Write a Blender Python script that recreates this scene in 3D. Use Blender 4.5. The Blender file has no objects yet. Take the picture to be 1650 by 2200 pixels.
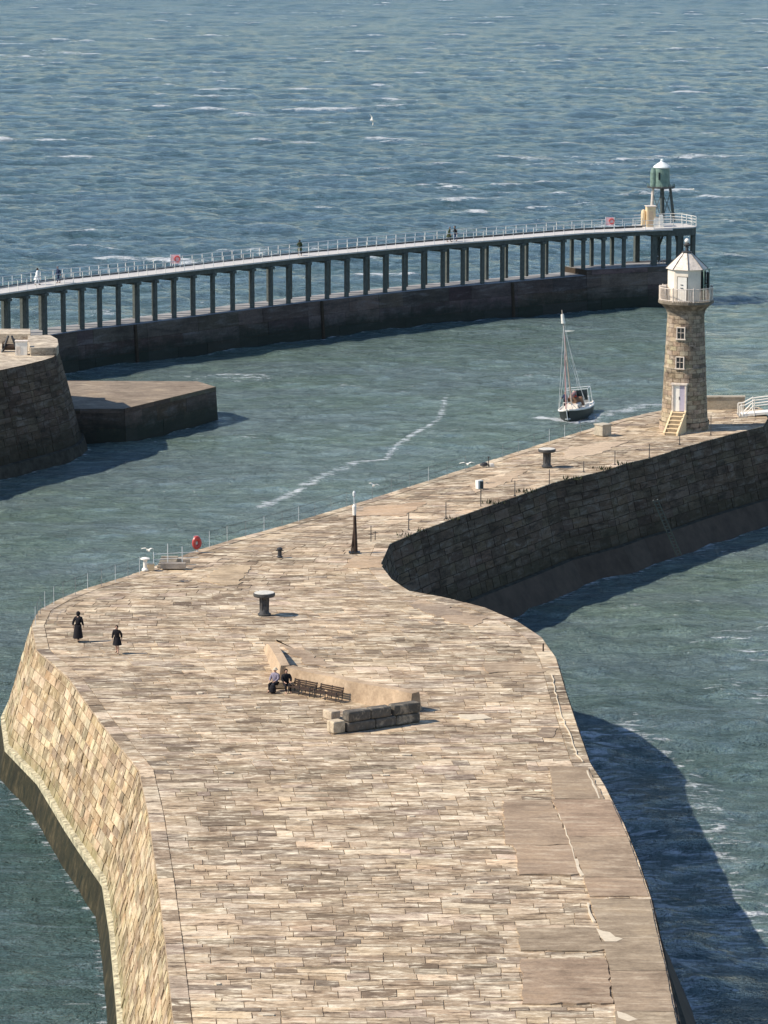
import bpy, bmesh, math, random
import numpy as np
from mathutils import Vector, Matrix
random.seed(7); rng = np.random.default_rng(11)
S = bpy.context.scene
COL = S.collection
R = math.radians

# ---------------------------------------------------------------- camera
CAM_H = 52.5            # metres above the water
FPX = 8000.0            # focal length in photo pixels (photo 1650 x 2200)
PITCH = math.atan2(1400.0, FPX)
cd = bpy.data.cameras.new('camera'); cam = bpy.data.objects.new('camera', cd); COL.objects.link(cam)
cd.sensor_fit = 'HORIZONTAL'; cd.sensor_width = 36.0; cd.lens = 36.0*FPX/1650.0
cd.clip_start = 1.0; cd.clip_end = 60000.0
cam.location = (0, 0, CAM_H); cam.rotation_euler = (math.pi/2 - PITCH, 0, 0)
S.camera = cam

# ---------------------------------------------------------------- sky and sun
SUN_EL = R(44); SUN_AZ = R(-10)     # sun on the left, a touch nearer than square to the view
sun_dir = Vector((-math.cos(SUN_EL)*math.cos(SUN_AZ), math.cos(SUN_EL)*math.sin(SUN_AZ), math.sin(SUN_EL)))
W = bpy.data.worlds.new('World'); S.world = W; W.use_nodes = True
wn = W.node_tree; bgn = wn.nodes['Background']
sky = wn.nodes.new('ShaderNodeTexSky'); sky.sky_type = 'NISHITA'; sky.sun_disc = False
sky.sun_elevation = SUN_EL; sky.sun_rotation = math.atan2(sun_dir.x, sun_dir.y)
sky.air_density = 1.0; sky.dust_density = 0.1; sky.ozone_density = 3.0
wn.links.new(sky.outputs[0], bgn.inputs[0]); bgn.inputs[1].default_value = 0.105
sl = bpy.data.lights.new('sun', 'SUN'); sun = bpy.data.objects.new('sun', sl); COL.objects.link(sun)
sl.energy = 4.0; sl.angle = R(0.6); sl.color = (1.0, 0.905, 0.775)
sun.rotation_euler = sun_dir.to_track_quat('Z', 'Y').to_euler()
S.view_settings.view_transform = 'Standard'; S.view_settings.look = 'None'
S.view_settings.exposure = 0.58; S.view_settings.gamma = 1.0

# ---------------------------------------------------------------- helpers
cp, sp = math.cos(PITCH), math.sin(PITCH)
def P(px, py, z):
    """point of height z seen at photo pixel (px, py)"""
    u, v = px-825.0, py-1100.0
    d = Vector((u, FPX*cp - v*sp, -FPX*sp - v*cp))
    t = (z-CAM_H)/d.z
    return Vector((d.x*t, d.y*t, z))
DECK = 7.5      # east pier deck
BR = 9.2        # west footbridge deck

def tag(o, label=None, cat=None, group=None, kind=None):
    if label: o['label'] = label
    if cat: o['category'] = cat
    if group: o['group'] = group
    if kind: o['kind'] = kind
    return o
def empty(name, loc, label, cat, rz=0, group=None):
    o = bpy.data.objects.new(name, None); COL.objects.link(o)
    o.location = loc; o.rotation_euler = (0, 0, rz); o.empty_display_size = .3
    return tag(o, label, cat, group)
def link(name, me, mat, parent=None, smooth=False):
    o = bpy.data.objects.new(name, me); COL.objects.link(o)
    if mat is not None and not me.materials: me.materials.append(mat)
    if parent is not None: o.parent = parent
    if smooth:
        for p in me.polygons: p.use_smooth = True
    return o
def copy_tree(o, parent=None):
    c = o.copy(); COL.objects.link(c); c.parent = parent
    for ch in list(o.children): copy_tree(ch, c)
    return c

class MB:
    """collects shapes into one mesh"""
    def __init__(s): s.v = []; s.f = []; s.c = []
    def add(s, vs, fs, col=None):
        n = len(s.v); s.v += [tuple(v) for v in vs]; s.f += [tuple(i+n for i in f) for f in fs]
        s.c += [col or (1, 1, 1)]*len(vs); return s
    def box(s, c, d, rz=0, col=None, top=1.0):
        x, y, z = d[0]/2, d[1]/2, d[2]/2
        vs = []
        for k, sc in ((-1, 1), (1, top)):
            for a, b in ((-1, -1), (1, -1), (1, 1), (-1, 1)):
                X, Y = a*x*sc, b*y*sc
                vs.append((c[0]+X*math.cos(rz)-Y*math.sin(rz), c[1]+X*math.sin(rz)+Y*math.cos(rz), c[2]+k*z))
        return s.add(vs, [(3, 2, 1, 0), (4, 5, 6, 7), (0, 1, 5, 4), (1, 2, 6, 5), (2, 3, 7, 6), (3, 0, 4, 7)], col)
    def tube(s, a, b, r0, r1=None, n=8, cap=True, col=None):
        a, b = Vector(a), Vector(b); r1 = r0 if r1 is None else r1
        d = (b-a).normalized(); up = Vector((0, 0, 1)) if abs(d.z) < .9 else Vector((1, 0, 0))
        x = d.cross(up).normalized(); y = x.cross(d).normalized()   # right handed round d
        vs = []
        for p, r in ((a, r0), (b, r1)):
            for k in range(n):
                t = 2*math.pi*k/n; vs.append(p + x*(r*math.cos(t)) - y*(r*math.sin(t)))
        fs = [(k, (k+1) % n, n+(k+1) % n, n+k) for k in range(n)]
        if cap: fs += [tuple(range(n-1, -1, -1)), tuple(range(n, 2*n))]
        return s.add(vs, fs, col)
    def path(s, pts, r, n=6):
        for a, b in zip(pts, pts[1:]): s.tube(a, b, r, n=n)
        return s
    def lathe(s, c, prof, n=24, rot=0, col=None):
        vs = []; m = len(prof)
        for r, z in prof:
            for k in range(n):
                t = 2*math.pi*k/n+rot; vs.append((c[0]+r*math.cos(t), c[1]+r*math.sin(t), c[2]+z))
        fs = []
        for i in range(m-1):
            for k in range(n):
                k2 = (k+1) % n; fs.append((i*n+k, i*n+k2, (i+1)*n+k2, (i+1)*n+k))
        if prof[0][0] > 1e-4: fs.append(tuple(range(n-1, -1, -1)))
        if prof[-1][0] > 1e-4: fs.append(tuple(range((m-1)*n, m*n)))
        return s.add(vs, fs, col)
    def ring(s, c, R0, r, axis='Y', n=20, m=8, rz=0):
        vs = []; fs = []
        for i in range(n):
            a = 2*math.pi*i/n
            for j in range(m):
                b = 2*math.pi*j/m; q = R0+r*math.cos(b); h = r*math.sin(b)
                if axis == 'Y': X, Y, Z = q*math.cos(a), h, q*math.sin(a)
                else: X, Y, Z = q*math.cos(a), q*math.sin(a), h
                vs.append((c[0]+X*math.cos(rz)-Y*math.sin(rz), c[1]+X*math.sin(rz)+Y*math.cos(rz), c[2]+Z))
        for i in range(n):
            for j in range(m):
                fs.append((i*m+j, ((i+1) % n)*m+j, ((i+1) % n)*m+(j+1) % m, i*m+(j+1) % m))
        return s.add(vs, fs)
    def prism(s, pts, z0, z1, col=None):
        """pts: xy outline (either winding)"""
        a = sum(p[0]*q[1]-q[0]*p[1] for p, q in zip(pts, pts[1:]+pts[:1]))
        if a < 0: pts = pts[::-1]
        n = len(pts)
        vs = [(p[0], p[1], z0) for p in pts]+[(p[0], p[1], z1) for p in pts]
        fs = [tuple(range(n-1, -1, -1)), tuple(range(n, 2*n))]+[(k, (k+1) % n, n+(k+1) % n, n+k) for k in range(n)]
        return s.add(vs, fs, col)
    def build(s, name, mat, parent=None, smooth=False, colors=False, fix=False):
        me = bpy.data.meshes.new(name); me.from_pydata(s.v, [], s.f); me.update()
        if colors:
            at = me.color_attributes.new('Col', 'FLOAT_COLOR', 'POINT')
            at.data.foreach_set('color', np.array([(c[0], c[1], c[2], 1.0) for c in s.c], dtype=np.float32).ravel())
        if fix:
            bm = bmesh.new(); bm.from_mesh(me); bmesh.ops.recalc_face_normals(bm, faces=bm.faces); bm.to_mesh(me); bm.free()
        o = link(name, me, mat, parent, smooth)
        if smooth and hasattr(me, 'shade_auto_smooth'): pass
        return o
def bevel(o, w, seg=2):
    m = o.modifiers.new('bevel', 'BEVEL'); m.width = w; m.segments = seg; m.limit_method = 'ANGLE'; m.angle_limit = R(35); return o

# ---------------------------------------------------------------- materials
def newmat(name):
    m = bpy.data.materials.new(name); m.use_nodes = True
    nt = m.node_tree; return m, nt, nt.nodes['Principled BSDF']
def N(nt, t, **kw):
    n = nt.nodes.new(t)
    for k, v in kw.items():
        if k in n.inputs: n.inputs[k].default_value = v
        else: setattr(n, k, v)
    return n
def coords(nt, scale=(1, 1, 1), rot=(0, 0, 0)):
    g = nt.nodes.new('ShaderNodeNewGeometry'); mp = nt.nodes.new('ShaderNodeMapping')
    mp.inputs['Scale'].default_value = scale; mp.inputs['Rotation'].default_value = rot
    nt.links.new(g.outputs['Position'], mp.inputs['Vector']); return mp.outputs[0]
def noise(nt, vec, scale, detail=4, rough=.6, dist=0):
    n = N(nt, 'ShaderNodeTexNoise'); n.inputs['Scale'].default_value = scale; n.inputs['Detail'].default_value = detail
    n.inputs['Roughness'].default_value = rough; n.inputs['Distortion'].default_value = dist
    nt.links.new(vec, n.inputs['Vector']); return n.outputs['Fac']
def ramp(nt, fac, stops):
    r = nt.nodes.new('ShaderNodeValToRGB'); el = r.color_ramp.elements
    while len(el) < len(stops): el.new(.5)
    for e, (p, c) in zip(el, stops):
        e.position = p; e.color = (c[0], c[1], c[2], 1) if isinstance(c, tuple) else (c, c, c, 1)
    nt.links.new(fac, r.inputs[0]); return r.outputs[0]
def mix(nt, fac, a, b, mode='MIX'):
    m = nt.nodes.new('ShaderNodeMix'); m.data_type = 'RGBA'; m.blend_type = mode
    for s, v in ((0, fac), (6, a), (7, b)):
        if isinstance(v, (int, float)): m.inputs[s].default_value = v
        elif isinstance(v, tuple): m.inputs[s].default_value = (v[0], v[1], v[2], 1)
        else: nt.links.new(v, m.inputs[s])
    return m.outputs[2]
def math_(nt, op, a, b=None, clamp=False):
    m = nt.nodes.new('ShaderNodeMath'); m.operation = op; m.use_clamp = clamp
    for s, v in ((0, a), (1, b)):
        if v is None: continue
        if isinstance(v, (int, float)): m.inputs[s].default_value = v
        else: nt.links.new(v, m.inputs[s])
    return m.outputs[0]
def bump(nt, bs, h, strength=.5, dist=.05, prev=None):
    b = nt.nodes.new('ShaderNodeBump'); b.inputs['Strength'].default_value = strength; b.inputs['Distance'].default_value = dist
    nt.links.new(h, b.inputs['Height'])
    if prev is not None: nt.links.new(prev, b.inputs['Normal'])
    nt.links.new(b.outputs[0], bs.inputs['Normal']); return b.outputs[0]

def simple(name, col, rough=.6, metal=0.0, var=.25, scale=3.0, bmp=.15):
    m, nt, bs = newmat(name); v = coords(nt)
    n1 = noise(nt, v, scale, 5, .65)
    lo = tuple(c*(1-var) for c in col); hi = tuple(min(1, c*(1+var)) for c in col)
    nt.links.new(ramp(nt, n1, [(.3, lo), (.7, hi)]), bs.inputs['Base Color'])
    bs.inputs['Roughness'].default_value = rough; bs.inputs['Metallic'].default_value = metal
    if rough > .68: bs.inputs['Specular IOR Level'].default_value = .15
    if bmp: bump(nt, bs, noise(nt, v, scale*4, 4), bmp, .03)
    return m

def stone_mat(name, streak=(1.0, 6.0, 3.0), light=(.74, .64, .49), dark=(.17, .13, .09), weed=None, amt=1.0):
    """worn sandstone: per stone colour from the mesh, streaked and mottled"""
    m, nt, bs = newmat(name)
    a = N(nt, 'ShaderNodeAttribute'); a.attribute_name = 'Col'
    vs = coords(nt, streak); v1 = coords(nt)
    st = noise(nt, vs, 1.1, 6, .72, .4)
    mot = noise(nt, v1, .35, 6, .7)
    fine = noise(nt, v1, 5.0, 5, .7)
    c = mix(nt, ramp(nt, st, [(.515, 0.0), (.65, .75*amt)]), a.outputs['Color'], light)
    c = mix(nt, ramp(nt, st, [(.33, .85*amt), (.475, 0.0)]), c, dark)
    c = mix(nt, .7, c, ramp(nt, mot, [(.32, (.50, .47, .45)), (.52, (1, 1, 1)), (.75, (1.12, 1.06, .95))]), 'MULTIPLY')
    c = mix(nt, .55, c, ramp(nt, fine, [(.3, (.55, .52, .5)), (.6, (1, 1, 1))]), 'MULTIPLY')
    if weed:
        sep = N(nt, 'ShaderNodeSeparateXYZ'); g = N(nt, 'ShaderNodeNewGeometry'); nt.links.new(g.outputs['Position'], sep.inputs[0])
        nz = noise(nt, v1, .9, 5, .7)
        h = math_(nt, 'ADD', sep.outputs['Z'], math_(nt, 'MULTIPLY', math_(nt, 'SUBTRACT', nz, .5), 3.0))
        lo, hi, colw = weed
        mr = N(nt, 'ShaderNodeMapRange'); mr.inputs[1].default_value = hi; mr.inputs[2].default_value = lo
        nt.links.new(h, mr.inputs[0])
        c = mix(nt, math_(nt, 'MULTIPLY', mr.outputs[0], .8), c, colw)
    nt.links.new(c, bs.inputs['Base Color']); bs.inputs['Roughness'].default_value = .88
    bs.inputs['Specular IOR Level'].default_value = .25
    b1 = bump(nt, bs, st, .5, .06)
    bump(nt, bs, fine, .4, .04, b1)
    return m

M = {}
M['deck'] = stone_mat('pier_paving', (.85, 2.5, 2.0), light=(.88, .765, .57), dark=(.15, .105, .07), amt=1.3)
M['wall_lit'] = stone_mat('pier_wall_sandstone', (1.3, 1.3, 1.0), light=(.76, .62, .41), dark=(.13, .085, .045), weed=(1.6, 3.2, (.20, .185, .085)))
M['wall_shade'] = stone_mat('shade_toned_wall_stone', (.5, .5, 2.2), light=(.19, .165, .14), dark=(.028, .024, .02), weed=(1.5, 4.2, (.028, .026, .014)), amt=1.1)  # darker copy of the wall stone, with the shade put into its colour
M['tower'] = stone_mat('lighthouse_sandstone', (1.2, 1.2, 2.5), light=(.55, .46, .34), dark=(.07, .055, .04))
M['joint'] = simple('mortar_joint', (.36, .28, .19), .95)
M['joint_dk'] = simple('dark_joint', (.06, .045, .032), .95)
M['conc'] = stone_mat('smooth_concrete', (.5, 2.2, 1.0), light=(.62, .51, .37), dark=(.22, .17, .12), amt=.75)
M['pale'] = simple('pale_mortar', (.60, .51, .38), .9, var=.12)
M['apron'] = stone_mat('weedy_concrete_apron', (1.2, 1.2, .8), light=(.085, .068, .035), dark=(.010, .014, .008), amt=1.2)
M['base'] = stone_mat('extension_concrete', (.25, .25, 1.6), light=(.20, .19, .19), dark=(.035, .035, .035), weed=(1.2, 2.6, (.02, .03, .022)), amt=.7)
M['steel'] = simple('weathered_concrete_pile', (.095, .105, .095), .7, var=.3)
M['white'] = simple('white_paint', (.84, .79, .70), .5, var=.08)
M['rust_white'] = simple('rust_stained_white_paint', (.70, .60, .50), .6, var=.3, scale=4)
M['rail'] = simple('galvanised_rail', (.62, .64, .63), .45, .0, var=.15)
M['dullrail'] = simple('dull_grey_rail', (.20, .21, .21), .6, var=.2)
M['green'] = simple('green_paint', (.17, .25, .20), .45, var=.3)
M['roofwhite'] = simple('white_roof_paint', (.72, .76, .72), .5, var=.1)
M['pink'] = simple('faded_pink_board', (.72, .45, .46), .6, var=.1)
M['dark'] = simple('black_iron', (.03, .03, .032), .5, var=.3)
M['iron'] = simple('weathered_iron', (.05, .048, .046), .6, var=.4)
M['brown'] = simple('dark_brown_timber', (.06, .04, .03), .7, var=.3)
M['red'] = simple('red_plastic', (.50, .06, .05), .4, var=.1)
M['glass'] = simple('dark_glass', (.02, .03, .035), .08, var=.2, bmp=0)
M['cream'] = simple('cream_paint', (.72, .55, .33), .6, var=.12)
M['tan'] = simple('tan_render', (.58, .43, .29), .9, var=.12, scale=1.5)
M['bdeck'] = simple('pale_bridge_decking', (.50, .48, .455), .8, var=.15, scale=1.2)
M['weed'] = simple('dark_weed', (.035, .04, .02), .9, var=.5)

# sea ---------------------------------------------------------
def sea_mat():
    m, nt, bs = newmat('sea_water')
    big = noise(nt, coords(nt, (.6, 1, 1)), .012, 4, .55)
    med = noise(nt, coords(nt, (.35, 1, 1)), .09, 5, .65)
    c = ramp(nt, math_(nt, 'ADD', math_(nt, 'MULTIPLY', big, .55), math_(nt, 'MULTIPLY', med, .45)),
             [(.40, (.074, .140, .124)), (.5, (.078, .143, .140)), (.60, (.086, .150, .166))])
    op = N(nt, 'ShaderNodeAttribute'); op.attribute_name = 'open_sea'
    c = mix(nt, math_(nt, 'MULTIPLY', op.outputs['Fac'], .8), c, ramp(nt, med, [(.38, (.078, .152, .180)), (.62, (.108, .190, .250))]))
    mk = N(nt, 'ShaderNodeAttribute'); mk.attribute_name = 'milky'
    c = mix(nt, math_(nt, 'MULTIPLY', mk.outputs['Fac'], .85), c, ramp(nt, med, [(.40, (.215, .298, .242)), (.60, (.235, .308, .298))]))
    at = N(nt, 'ShaderNodeAttribute'); at.attribute_name = 'foam'
    fn = noise(nt, coords(nt, (.45, 1.2, 1)), 1.3, 6, .75, .6)
    fo = math_(nt, 'MULTIPLY', math_(nt, 'SUBTRACT', math_(nt, 'ADD', at.outputs['Fac'], math_(nt, 'MULTIPLY', fn, 2.6)), 1.72), 4.0, True)
    fo = math_(nt, 'MINIMUM', fo, 1.0)
    # pale churned lace, partly painted glint of the wave slopes
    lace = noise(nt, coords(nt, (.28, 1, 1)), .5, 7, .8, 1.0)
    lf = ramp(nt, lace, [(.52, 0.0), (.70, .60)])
    slope_tone = noise(nt, coords(nt, (.62, 1, 1), (0, 0, .06)), .62, 8, .85, .6)  # light and dark of wave slopes, painted into the water colour
    c = mix(nt, 1.0, c, ramp(nt, slope_tone, [(.36, (.66, .69, .70)), (.5, (1, 1, 1)), (.64, (1.45, 1.4, 1.36))]), 'MULTIPLY')
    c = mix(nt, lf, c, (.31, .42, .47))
    c = mix(nt, fo, c, (.80, .84, .85))
    nt.links.new(c, bs.inputs['Base Color'])
    ra = N(nt, 'ShaderNodeAttribute'); ra.attribute_name = 'choppiness'
    rg = math_(nt, 'ADD', math_(nt, 'ADD', .08, math_(nt, 'MULTIPLY', ra.outputs['Fac'], .34)), math_(nt, 'MULTIPLY', fo, .6)); nt.links.new(rg, bs.inputs['Roughness'])
    bs.inputs['IOR'].default_value = 1.33
    h0 = noise(nt, coords(nt, (.85, 1, 1), (0, 0, .08)), .22, 6, .75, .5)
    b0 = bump(nt, bs, h0, 1.0, 3.2)
    h1 = noise(nt, coords(nt, (.6, 1, 1), (0, 0, .15)), .62, 6, .7, .4)
    h2 = noise(nt, coords(nt, (.6, 1, 1), (0, 0, -.25)), 1.9, 5, .7, .4)
    b1 = bump(nt, bs, h1, 1.0, 1.25, b0)
    bump(nt, bs, h2, 1.0, .34, b1)
    return m

FOAM_LINES = []
def build_sea():
    # one sheet round the headland; the sector facing the harbour is finely meshed
    fine = np.linspace(-R(7.6), R(7.6), 400)
    left = -np.geomspace(R(7.7), R(180), 40)[::-1]; right = np.geomspace(R(7.7), R(180), 40)
    th = np.concatenate([left, fine, right])
    dep = np.concatenate([np.linspace(R(60), R(21), 10, endpoint=False), np.linspace(R(21), R(1.7), 2600), np.geomspace(R(1.65), R(.1), 25)])
    r = CAM_H/np.tan(dep)
    T, RR = np.meshgrid(th, r)
    X = RR*np.sin(T); Y = RR*np.cos(T)
    cell = np.gradient(r)[:, None]*np.ones_like(T)
    Z = np.zeros_like(X); SL = np.zeros_like(X)
    # how rough: open sea beyond the extension, calmer in the harbour, calmest behind the pier
    e0 = P(0, 720, 0); e1 = P(1400, 656, 0)
    n = Vector((-(e1.y-e0.y), e1.x-e0.x, 0)).normalized()
    dw = (X-e0.x)*n.x+(Y-e0.y)*n.y
    sea = 1/(1+np.exp(-dw/18.0))
    amp = .50+.62*sea
    rightside = 1/(1+np.exp(-(X-2)/3.0)) * np.clip((268-Y)/14, 0, 1); amp = np.maximum(amp, .95*rightside)
    amp *= np.where((X < -6) & (Y < 235), .40, 1.0)
    for k in range(72):
        L = 1.6*(30/1.6)**(rng.random()**1.0)
        ang = math.pi/2 + rng.normal(0, .60 if L > 10 else .95) + .12
        kx, ky = math.cos(ang)*2*math.pi/L, math.sin(ang)*2*math.pi/L
        s = .046*(1.3 if 2.2 < L < 9 else .65); a = s*L/(2*math.pi)
        damp = np.clip((L/abs(math.sin(ang)+1e-3)/cell-2)/2, 0, 1)
        ph = kx*X+ky*Y+rng.random()*6.283
        sn = np.sin(ph); Z += a*(np.exp(.6*(sn-1))*1.35-.75)*damp
        if L > 3.5: SL += a*sn*damp
    # patchiness from a few slow waves
    pt = np.zeros_like(X)
    for k in range(22):
        L = rng.uniform(9, 90); an = rng.uniform(0, 6.283)
        pt += np.sin((math.cos(an)*X*.6+math.sin(an)*Y)*6.283/L+rng.random()*6.283)
    pt /= math.sqrt(11)
    Z *= amp
    fo = np.clip((SL/SL.std()-1.25)*.55, 0, .62)+np.clip((pt-1.0)*.4, 0, .4)*(SL > .25*SL.std())
    fo = fo*np.clip((pt+.7)*.9, 0, 1)*(.40+.60*sea)
    wake = np.zeros_like(X)
    def seg(points, w, g):
        nonlocal wake
        for (ax, ay), (bx, by) in zip(points, points[1:]):
            A = P(ax, ay, 0); B = P(bx, by, 0); dx, dy = B.x-A.x, B.y-A.y; l2 = dx*dx+dy*dy
            t = np.clip(((X-A.x)*dx+(Y-A.y)*dy)/l2, 0, 1)
            d = np.hypot(X-A.x-t*dx, Y-A.y-t*dy)
            wake = np.maximum(wake, g*np.exp(-(d/w)**2))
    seg([(560, 1092), (640, 1055), (700, 1025), (765, 992)], .8, .56)
    seg([(765, 992), (830, 985), (850, 962), (905, 926)], .5, .63)
    seg([(905, 926), (945, 900), (960, 850)], .45, .52)
    seg([(1160, 899), (1200, 904), (1240, 911), (1275, 907)], .9, .80)
    seg([(1275, 900), (1340, 885), (1415, 872)], 1.6, .50)
    seg([(1540, 655), (1650, 650)], 1.2, .52)
    seg([(1460, 640), (1560, 650)], .9, .50)
    # surge and churned water along the near right wall
    seg([(1262, 1590), (1330, 1730), (1400, 1900), (1450, 2060), (1500, 2230)], 2.6, .44)
    seg([(1330, 1560), (1450, 1640), (1500, 1760)], 2.2, .36)
    seg([(1500, 1760), (1540, 1900), (1600, 2060)], 2.6, .38)
    seg([(1440, 1830), (1560, 1850)], 1.2, .46); seg([(1450, 1690), (1520, 1700)], 1.0, .44)
    for wl, w_, g_ in FOAM_LINES:
        for A, B in zip(wl, wl[1:]):
            dx, dy = B.x-A.x, B.y-A.y; l2 = max(1e-6, dx*dx+dy*dy)
            t = np.clip(((X-A.x)*dx+(Y-A.y)*dy)/l2, 0, 1)
            wake = np.maximum(wake, g_*np.exp(-(np.hypot(X-A.x-t*dx, Y-A.y-t*dy)/w_)**2))
    seg([(1600, 1965), (1630, 1968)], .8, .62)
    seg([(1540, 1380), (1650, 1420)], 2.0, .34); seg([(1560, 1480), (1640, 1500)], 2.2, .34)
    fo = np.maximum(fo, wake)
    nr, nc = X.shape
    verts = np.stack([X, Y, Z], -1).reshape(-1, 3).astype(np.float32)
    i = np.arange(nr-1)[:, None]*nc+np.arange(nc-1)[None, :]
    quads = np.stack([i, i+1, i+nc+1, i+nc], -1).reshape(-1, 4).astype(np.int32)   # facing up
    me = bpy.data.meshes.new('sea')
    me.vertices.add(len(verts)); me.vertices.foreach_set('co', verts.ravel())
    me.loops.add(quads.size); me.loops.foreach_set('vertex_index', quads[:, ::-1].ravel())
    me.polygons.add(len(quads)); me.polygons.foreach_set('loop_start', np.arange(0, quads.size, 4, dtype=np.int32))
    me.polygons.foreach_set('loop_total', np.full(len(quads), 4, dtype=np.int32))
    me.polygons.foreach_set('use_smooth', np.ones(len(quads), dtype=bool))
    at = me.attributes.new('foam', 'FLOAT', 'POINT'); at.data.foreach_set('value', fo.astype(np.float32).ravel())
    milk = (1-sea)*(1-.6*rightside*np.clip((262-Y)/40, 0, 1))*np.where((X < -4) & (Y < 250), np.clip((Y-205)/45, 0, 1), 1.0)
    chop = np.clip((cell-2.2)/7, 0, 1)
    at = me.attributes.new('choppiness', 'FLOAT', 'POINT'); at.data.foreach_set('value', chop.astype(np.float32).ravel())
    at = me.attributes.new('milky', 'FLOAT', 'POINT'); at.data.foreach_set('value', milk.astype(np.float32).ravel())
    at = me.attributes.new('open_sea', 'FLOAT', 'POINT'); at.data.foreach_set('value', sea.astype(np.float32).ravel())
    me.update(calc_edges=True); me.validate()
    if me.polygons[len(me.polygons)//2].normal.z < 0: me.flip_normals()
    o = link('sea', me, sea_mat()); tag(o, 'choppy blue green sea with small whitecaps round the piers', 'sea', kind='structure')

# ---------------------------------------------------------------- masonry
def vary(pal, j=.08):
    c = random.choice(pal); k = 1+random.uniform(-j, j)*1.5
    return tuple(max(0, min(1, x*k*(1+random.uniform(-j, j)*.4))) for x in c)
def stone(mb, q, nrm, gap, th, col, jit=.0):
    """one raised stone on quad q (4 points, counter clockwise seen from nrm)"""
    c = sum(q, Vector())/4; ins = []
    e = min((q[1]-q[0]).length, (q[3]-q[0]).length)
    g = min(gap, e*.25)
    for k in range(4):
        a = (q[(k+1) % 4]-q[k]).normalized(); b = (q[(k-1) % 4]-q[k]).normalized()
        ins.append(q[k]+(a+b)*g+a*random.uniform(0, jit)+b*random.uniform(0, jit))
    tops = [p+nrm*(th*random.uniform(.55, 1.0)) for p in ins]
    # chamfer: top quad, sloped sides
    vs = ins+tops
    mb.add(vs, [(4, 5, 6, 7), (0, 1, 5, 4), (1, 2, 6, 5), (2, 3, 7, 6), (3, 0, 4, 7)], col)
def lerp(a, b, t): return a+(b-a)*t
def offset_poly(pts, d):
    """offset a closed or open xy outline outward (to the left of travel) by d with mitres"""
    out = []; n = len(pts)
    for i in range(n):
        p = pts[i]; a = pts[i-1] if i > 0 else None; b = pts[i+1] if i < n-1 else None
        ns = []
        for s_, e_ in ((a, p), (p, b)):
            if s_ is None or e_ is None: continue
            t = Vector((e_.x-s_.x, e_.y-s_.y, 0)).normalized(); ns.append(Vector((-t.y, t.x, 0)))
        nn = sum(ns, Vector()).normalized(); k = 1/max(.55, nn.dot(ns[0]))
        out.append(Vector((p.x, p.y, 0))+nn*d*k)
    return out
def wall_faces(mb, A, zA, B, zB, col=(1, 1, 1)):
    """sheet between outlines A (top) and B (bottom); outward on the left of travel"""
    n = len(A); vs = [(p.x, p.y, zA) for p in A]+[(p.x, p.y, zB) for p in B]
    mb.add(vs, [(k+1, k, n+k, n+k+1) for k in range(n-1)], col)
def wall_stones(mb, A, zA, B, zB, pal, hrow=(.45, .8), lrow=(.9, 2.2), th=.05, gap=.02, jv=.1, jit=.035):
    """courses of stones on the face between outlines A (top) and B (bottom)"""
    cum = [0]
    for a, b in zip(A, A[1:]): cum.append(cum[-1]+(b-a).length)
    def at(u, v):
        u = max(0, min(cum[-1]-1e-5, u)); k = 0
        while cum[k+1] <= u: k += 1
        t = (u-cum[k])/(cum[k+1]-cum[k]); a = lerp(A[k], A[k+1], t); b = lerp(B[k], B[k+1], t)
        p = lerp(Vector((b.x, b.y, zB)), Vector((a.x, a.y, zA)), v); return p
    H = zA-zB; v = 0
    while v < 1-1e-4:
        h = random.uniform(*hrow)/H
        v2 = v+h
        if v2 > 1-.35/H: v2 = 1
        u = 0
        while u < cum[-1]-.01:
            u2 = u+random.uniform(*lrow)
            for c_ in cum:
                if u+.25 < c_ < u2: u2 = c_; break
                if c_ > u2 and c_-u2 < .3: u2 = c_; break
            u2 = min(u2, cum[-1])
            q = [at(u2-1e-4, v), at(u+1e-4, v), at(u+1e-4, v2), at(u2-1e-4, v2)]
            nr = (q[1]-q[0]).cross(q[3]-q[0])
            if nr.length > 1e-6:
                nr.normalize(); stone(mb, q, nr, gap, th*random.uniform(.5, 1.3), vary(pal, jv), jit)
            u = u2
        v = v2

PAL_DECK = [(.49, .375, .25)]*4+[(.40, .30, .20)]*3+[(.57, .455, .315)]*3+[(.30, .22, .15)]*2+[(.31, .255, .205)]*1+[(.68, .565, .41)]*2+[(.41, .33, .265)]*2
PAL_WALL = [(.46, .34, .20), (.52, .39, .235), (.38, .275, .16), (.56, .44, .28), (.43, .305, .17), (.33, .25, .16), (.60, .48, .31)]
PAL_SHADE = [(.110, .078, .052), (.122, .088, .060), (.096, .068, .046), (.134, .098, .070), (.108, .076, .052)]  # stone tones for unlit walls, shade mixed in

# outline of the east pier: photo pixels on the deck plane
Lpx = [(415, 2700), (372, 2200), (355, 2030), (338, 1890), (318, 1750), (298, 1656), (261, 1611), (212, 1548), (149, 1460), (78, 1397),
       (68, 1345), (84, 1312), (130, 1287), (190, 1264), (260, 1243), (305, 1228), (410, 1188), (500, 1160), (600, 1133), (800, 1072),
       (1000, 1008), (1200, 943), (1330, 903), (1400, 887), (1440, 879), (1500, 876)]
Rpx = [(1535, 2700), (1457, 2200), (1440, 2110), (1420, 2025), (1400, 1935), (1372, 1850), (1340, 1770), (1300, 1690), (1268, 1640), (1240, 1560),
       (1217, 1490), (1195, 1415), (1165, 1372), (1110, 1335), (1040, 1306), (960, 1286), (880, 1271), (843, 1247), (818, 1215),
       (838, 1170), (900, 1143), (1000, 1106), (1110, 1068), (1190, 1038), (1300, 1012), (1345, 997), (1400, 984), (1480, 959), (1545, 941), (1602, 926), (1640, 917), (1650, 900), (1640, 880), (1630, 876)]
Lw = [P(x, y, DECK) for x, y in Lpx]; Rw = [P(x, y, DECK) for x, y in Rpx]
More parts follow.
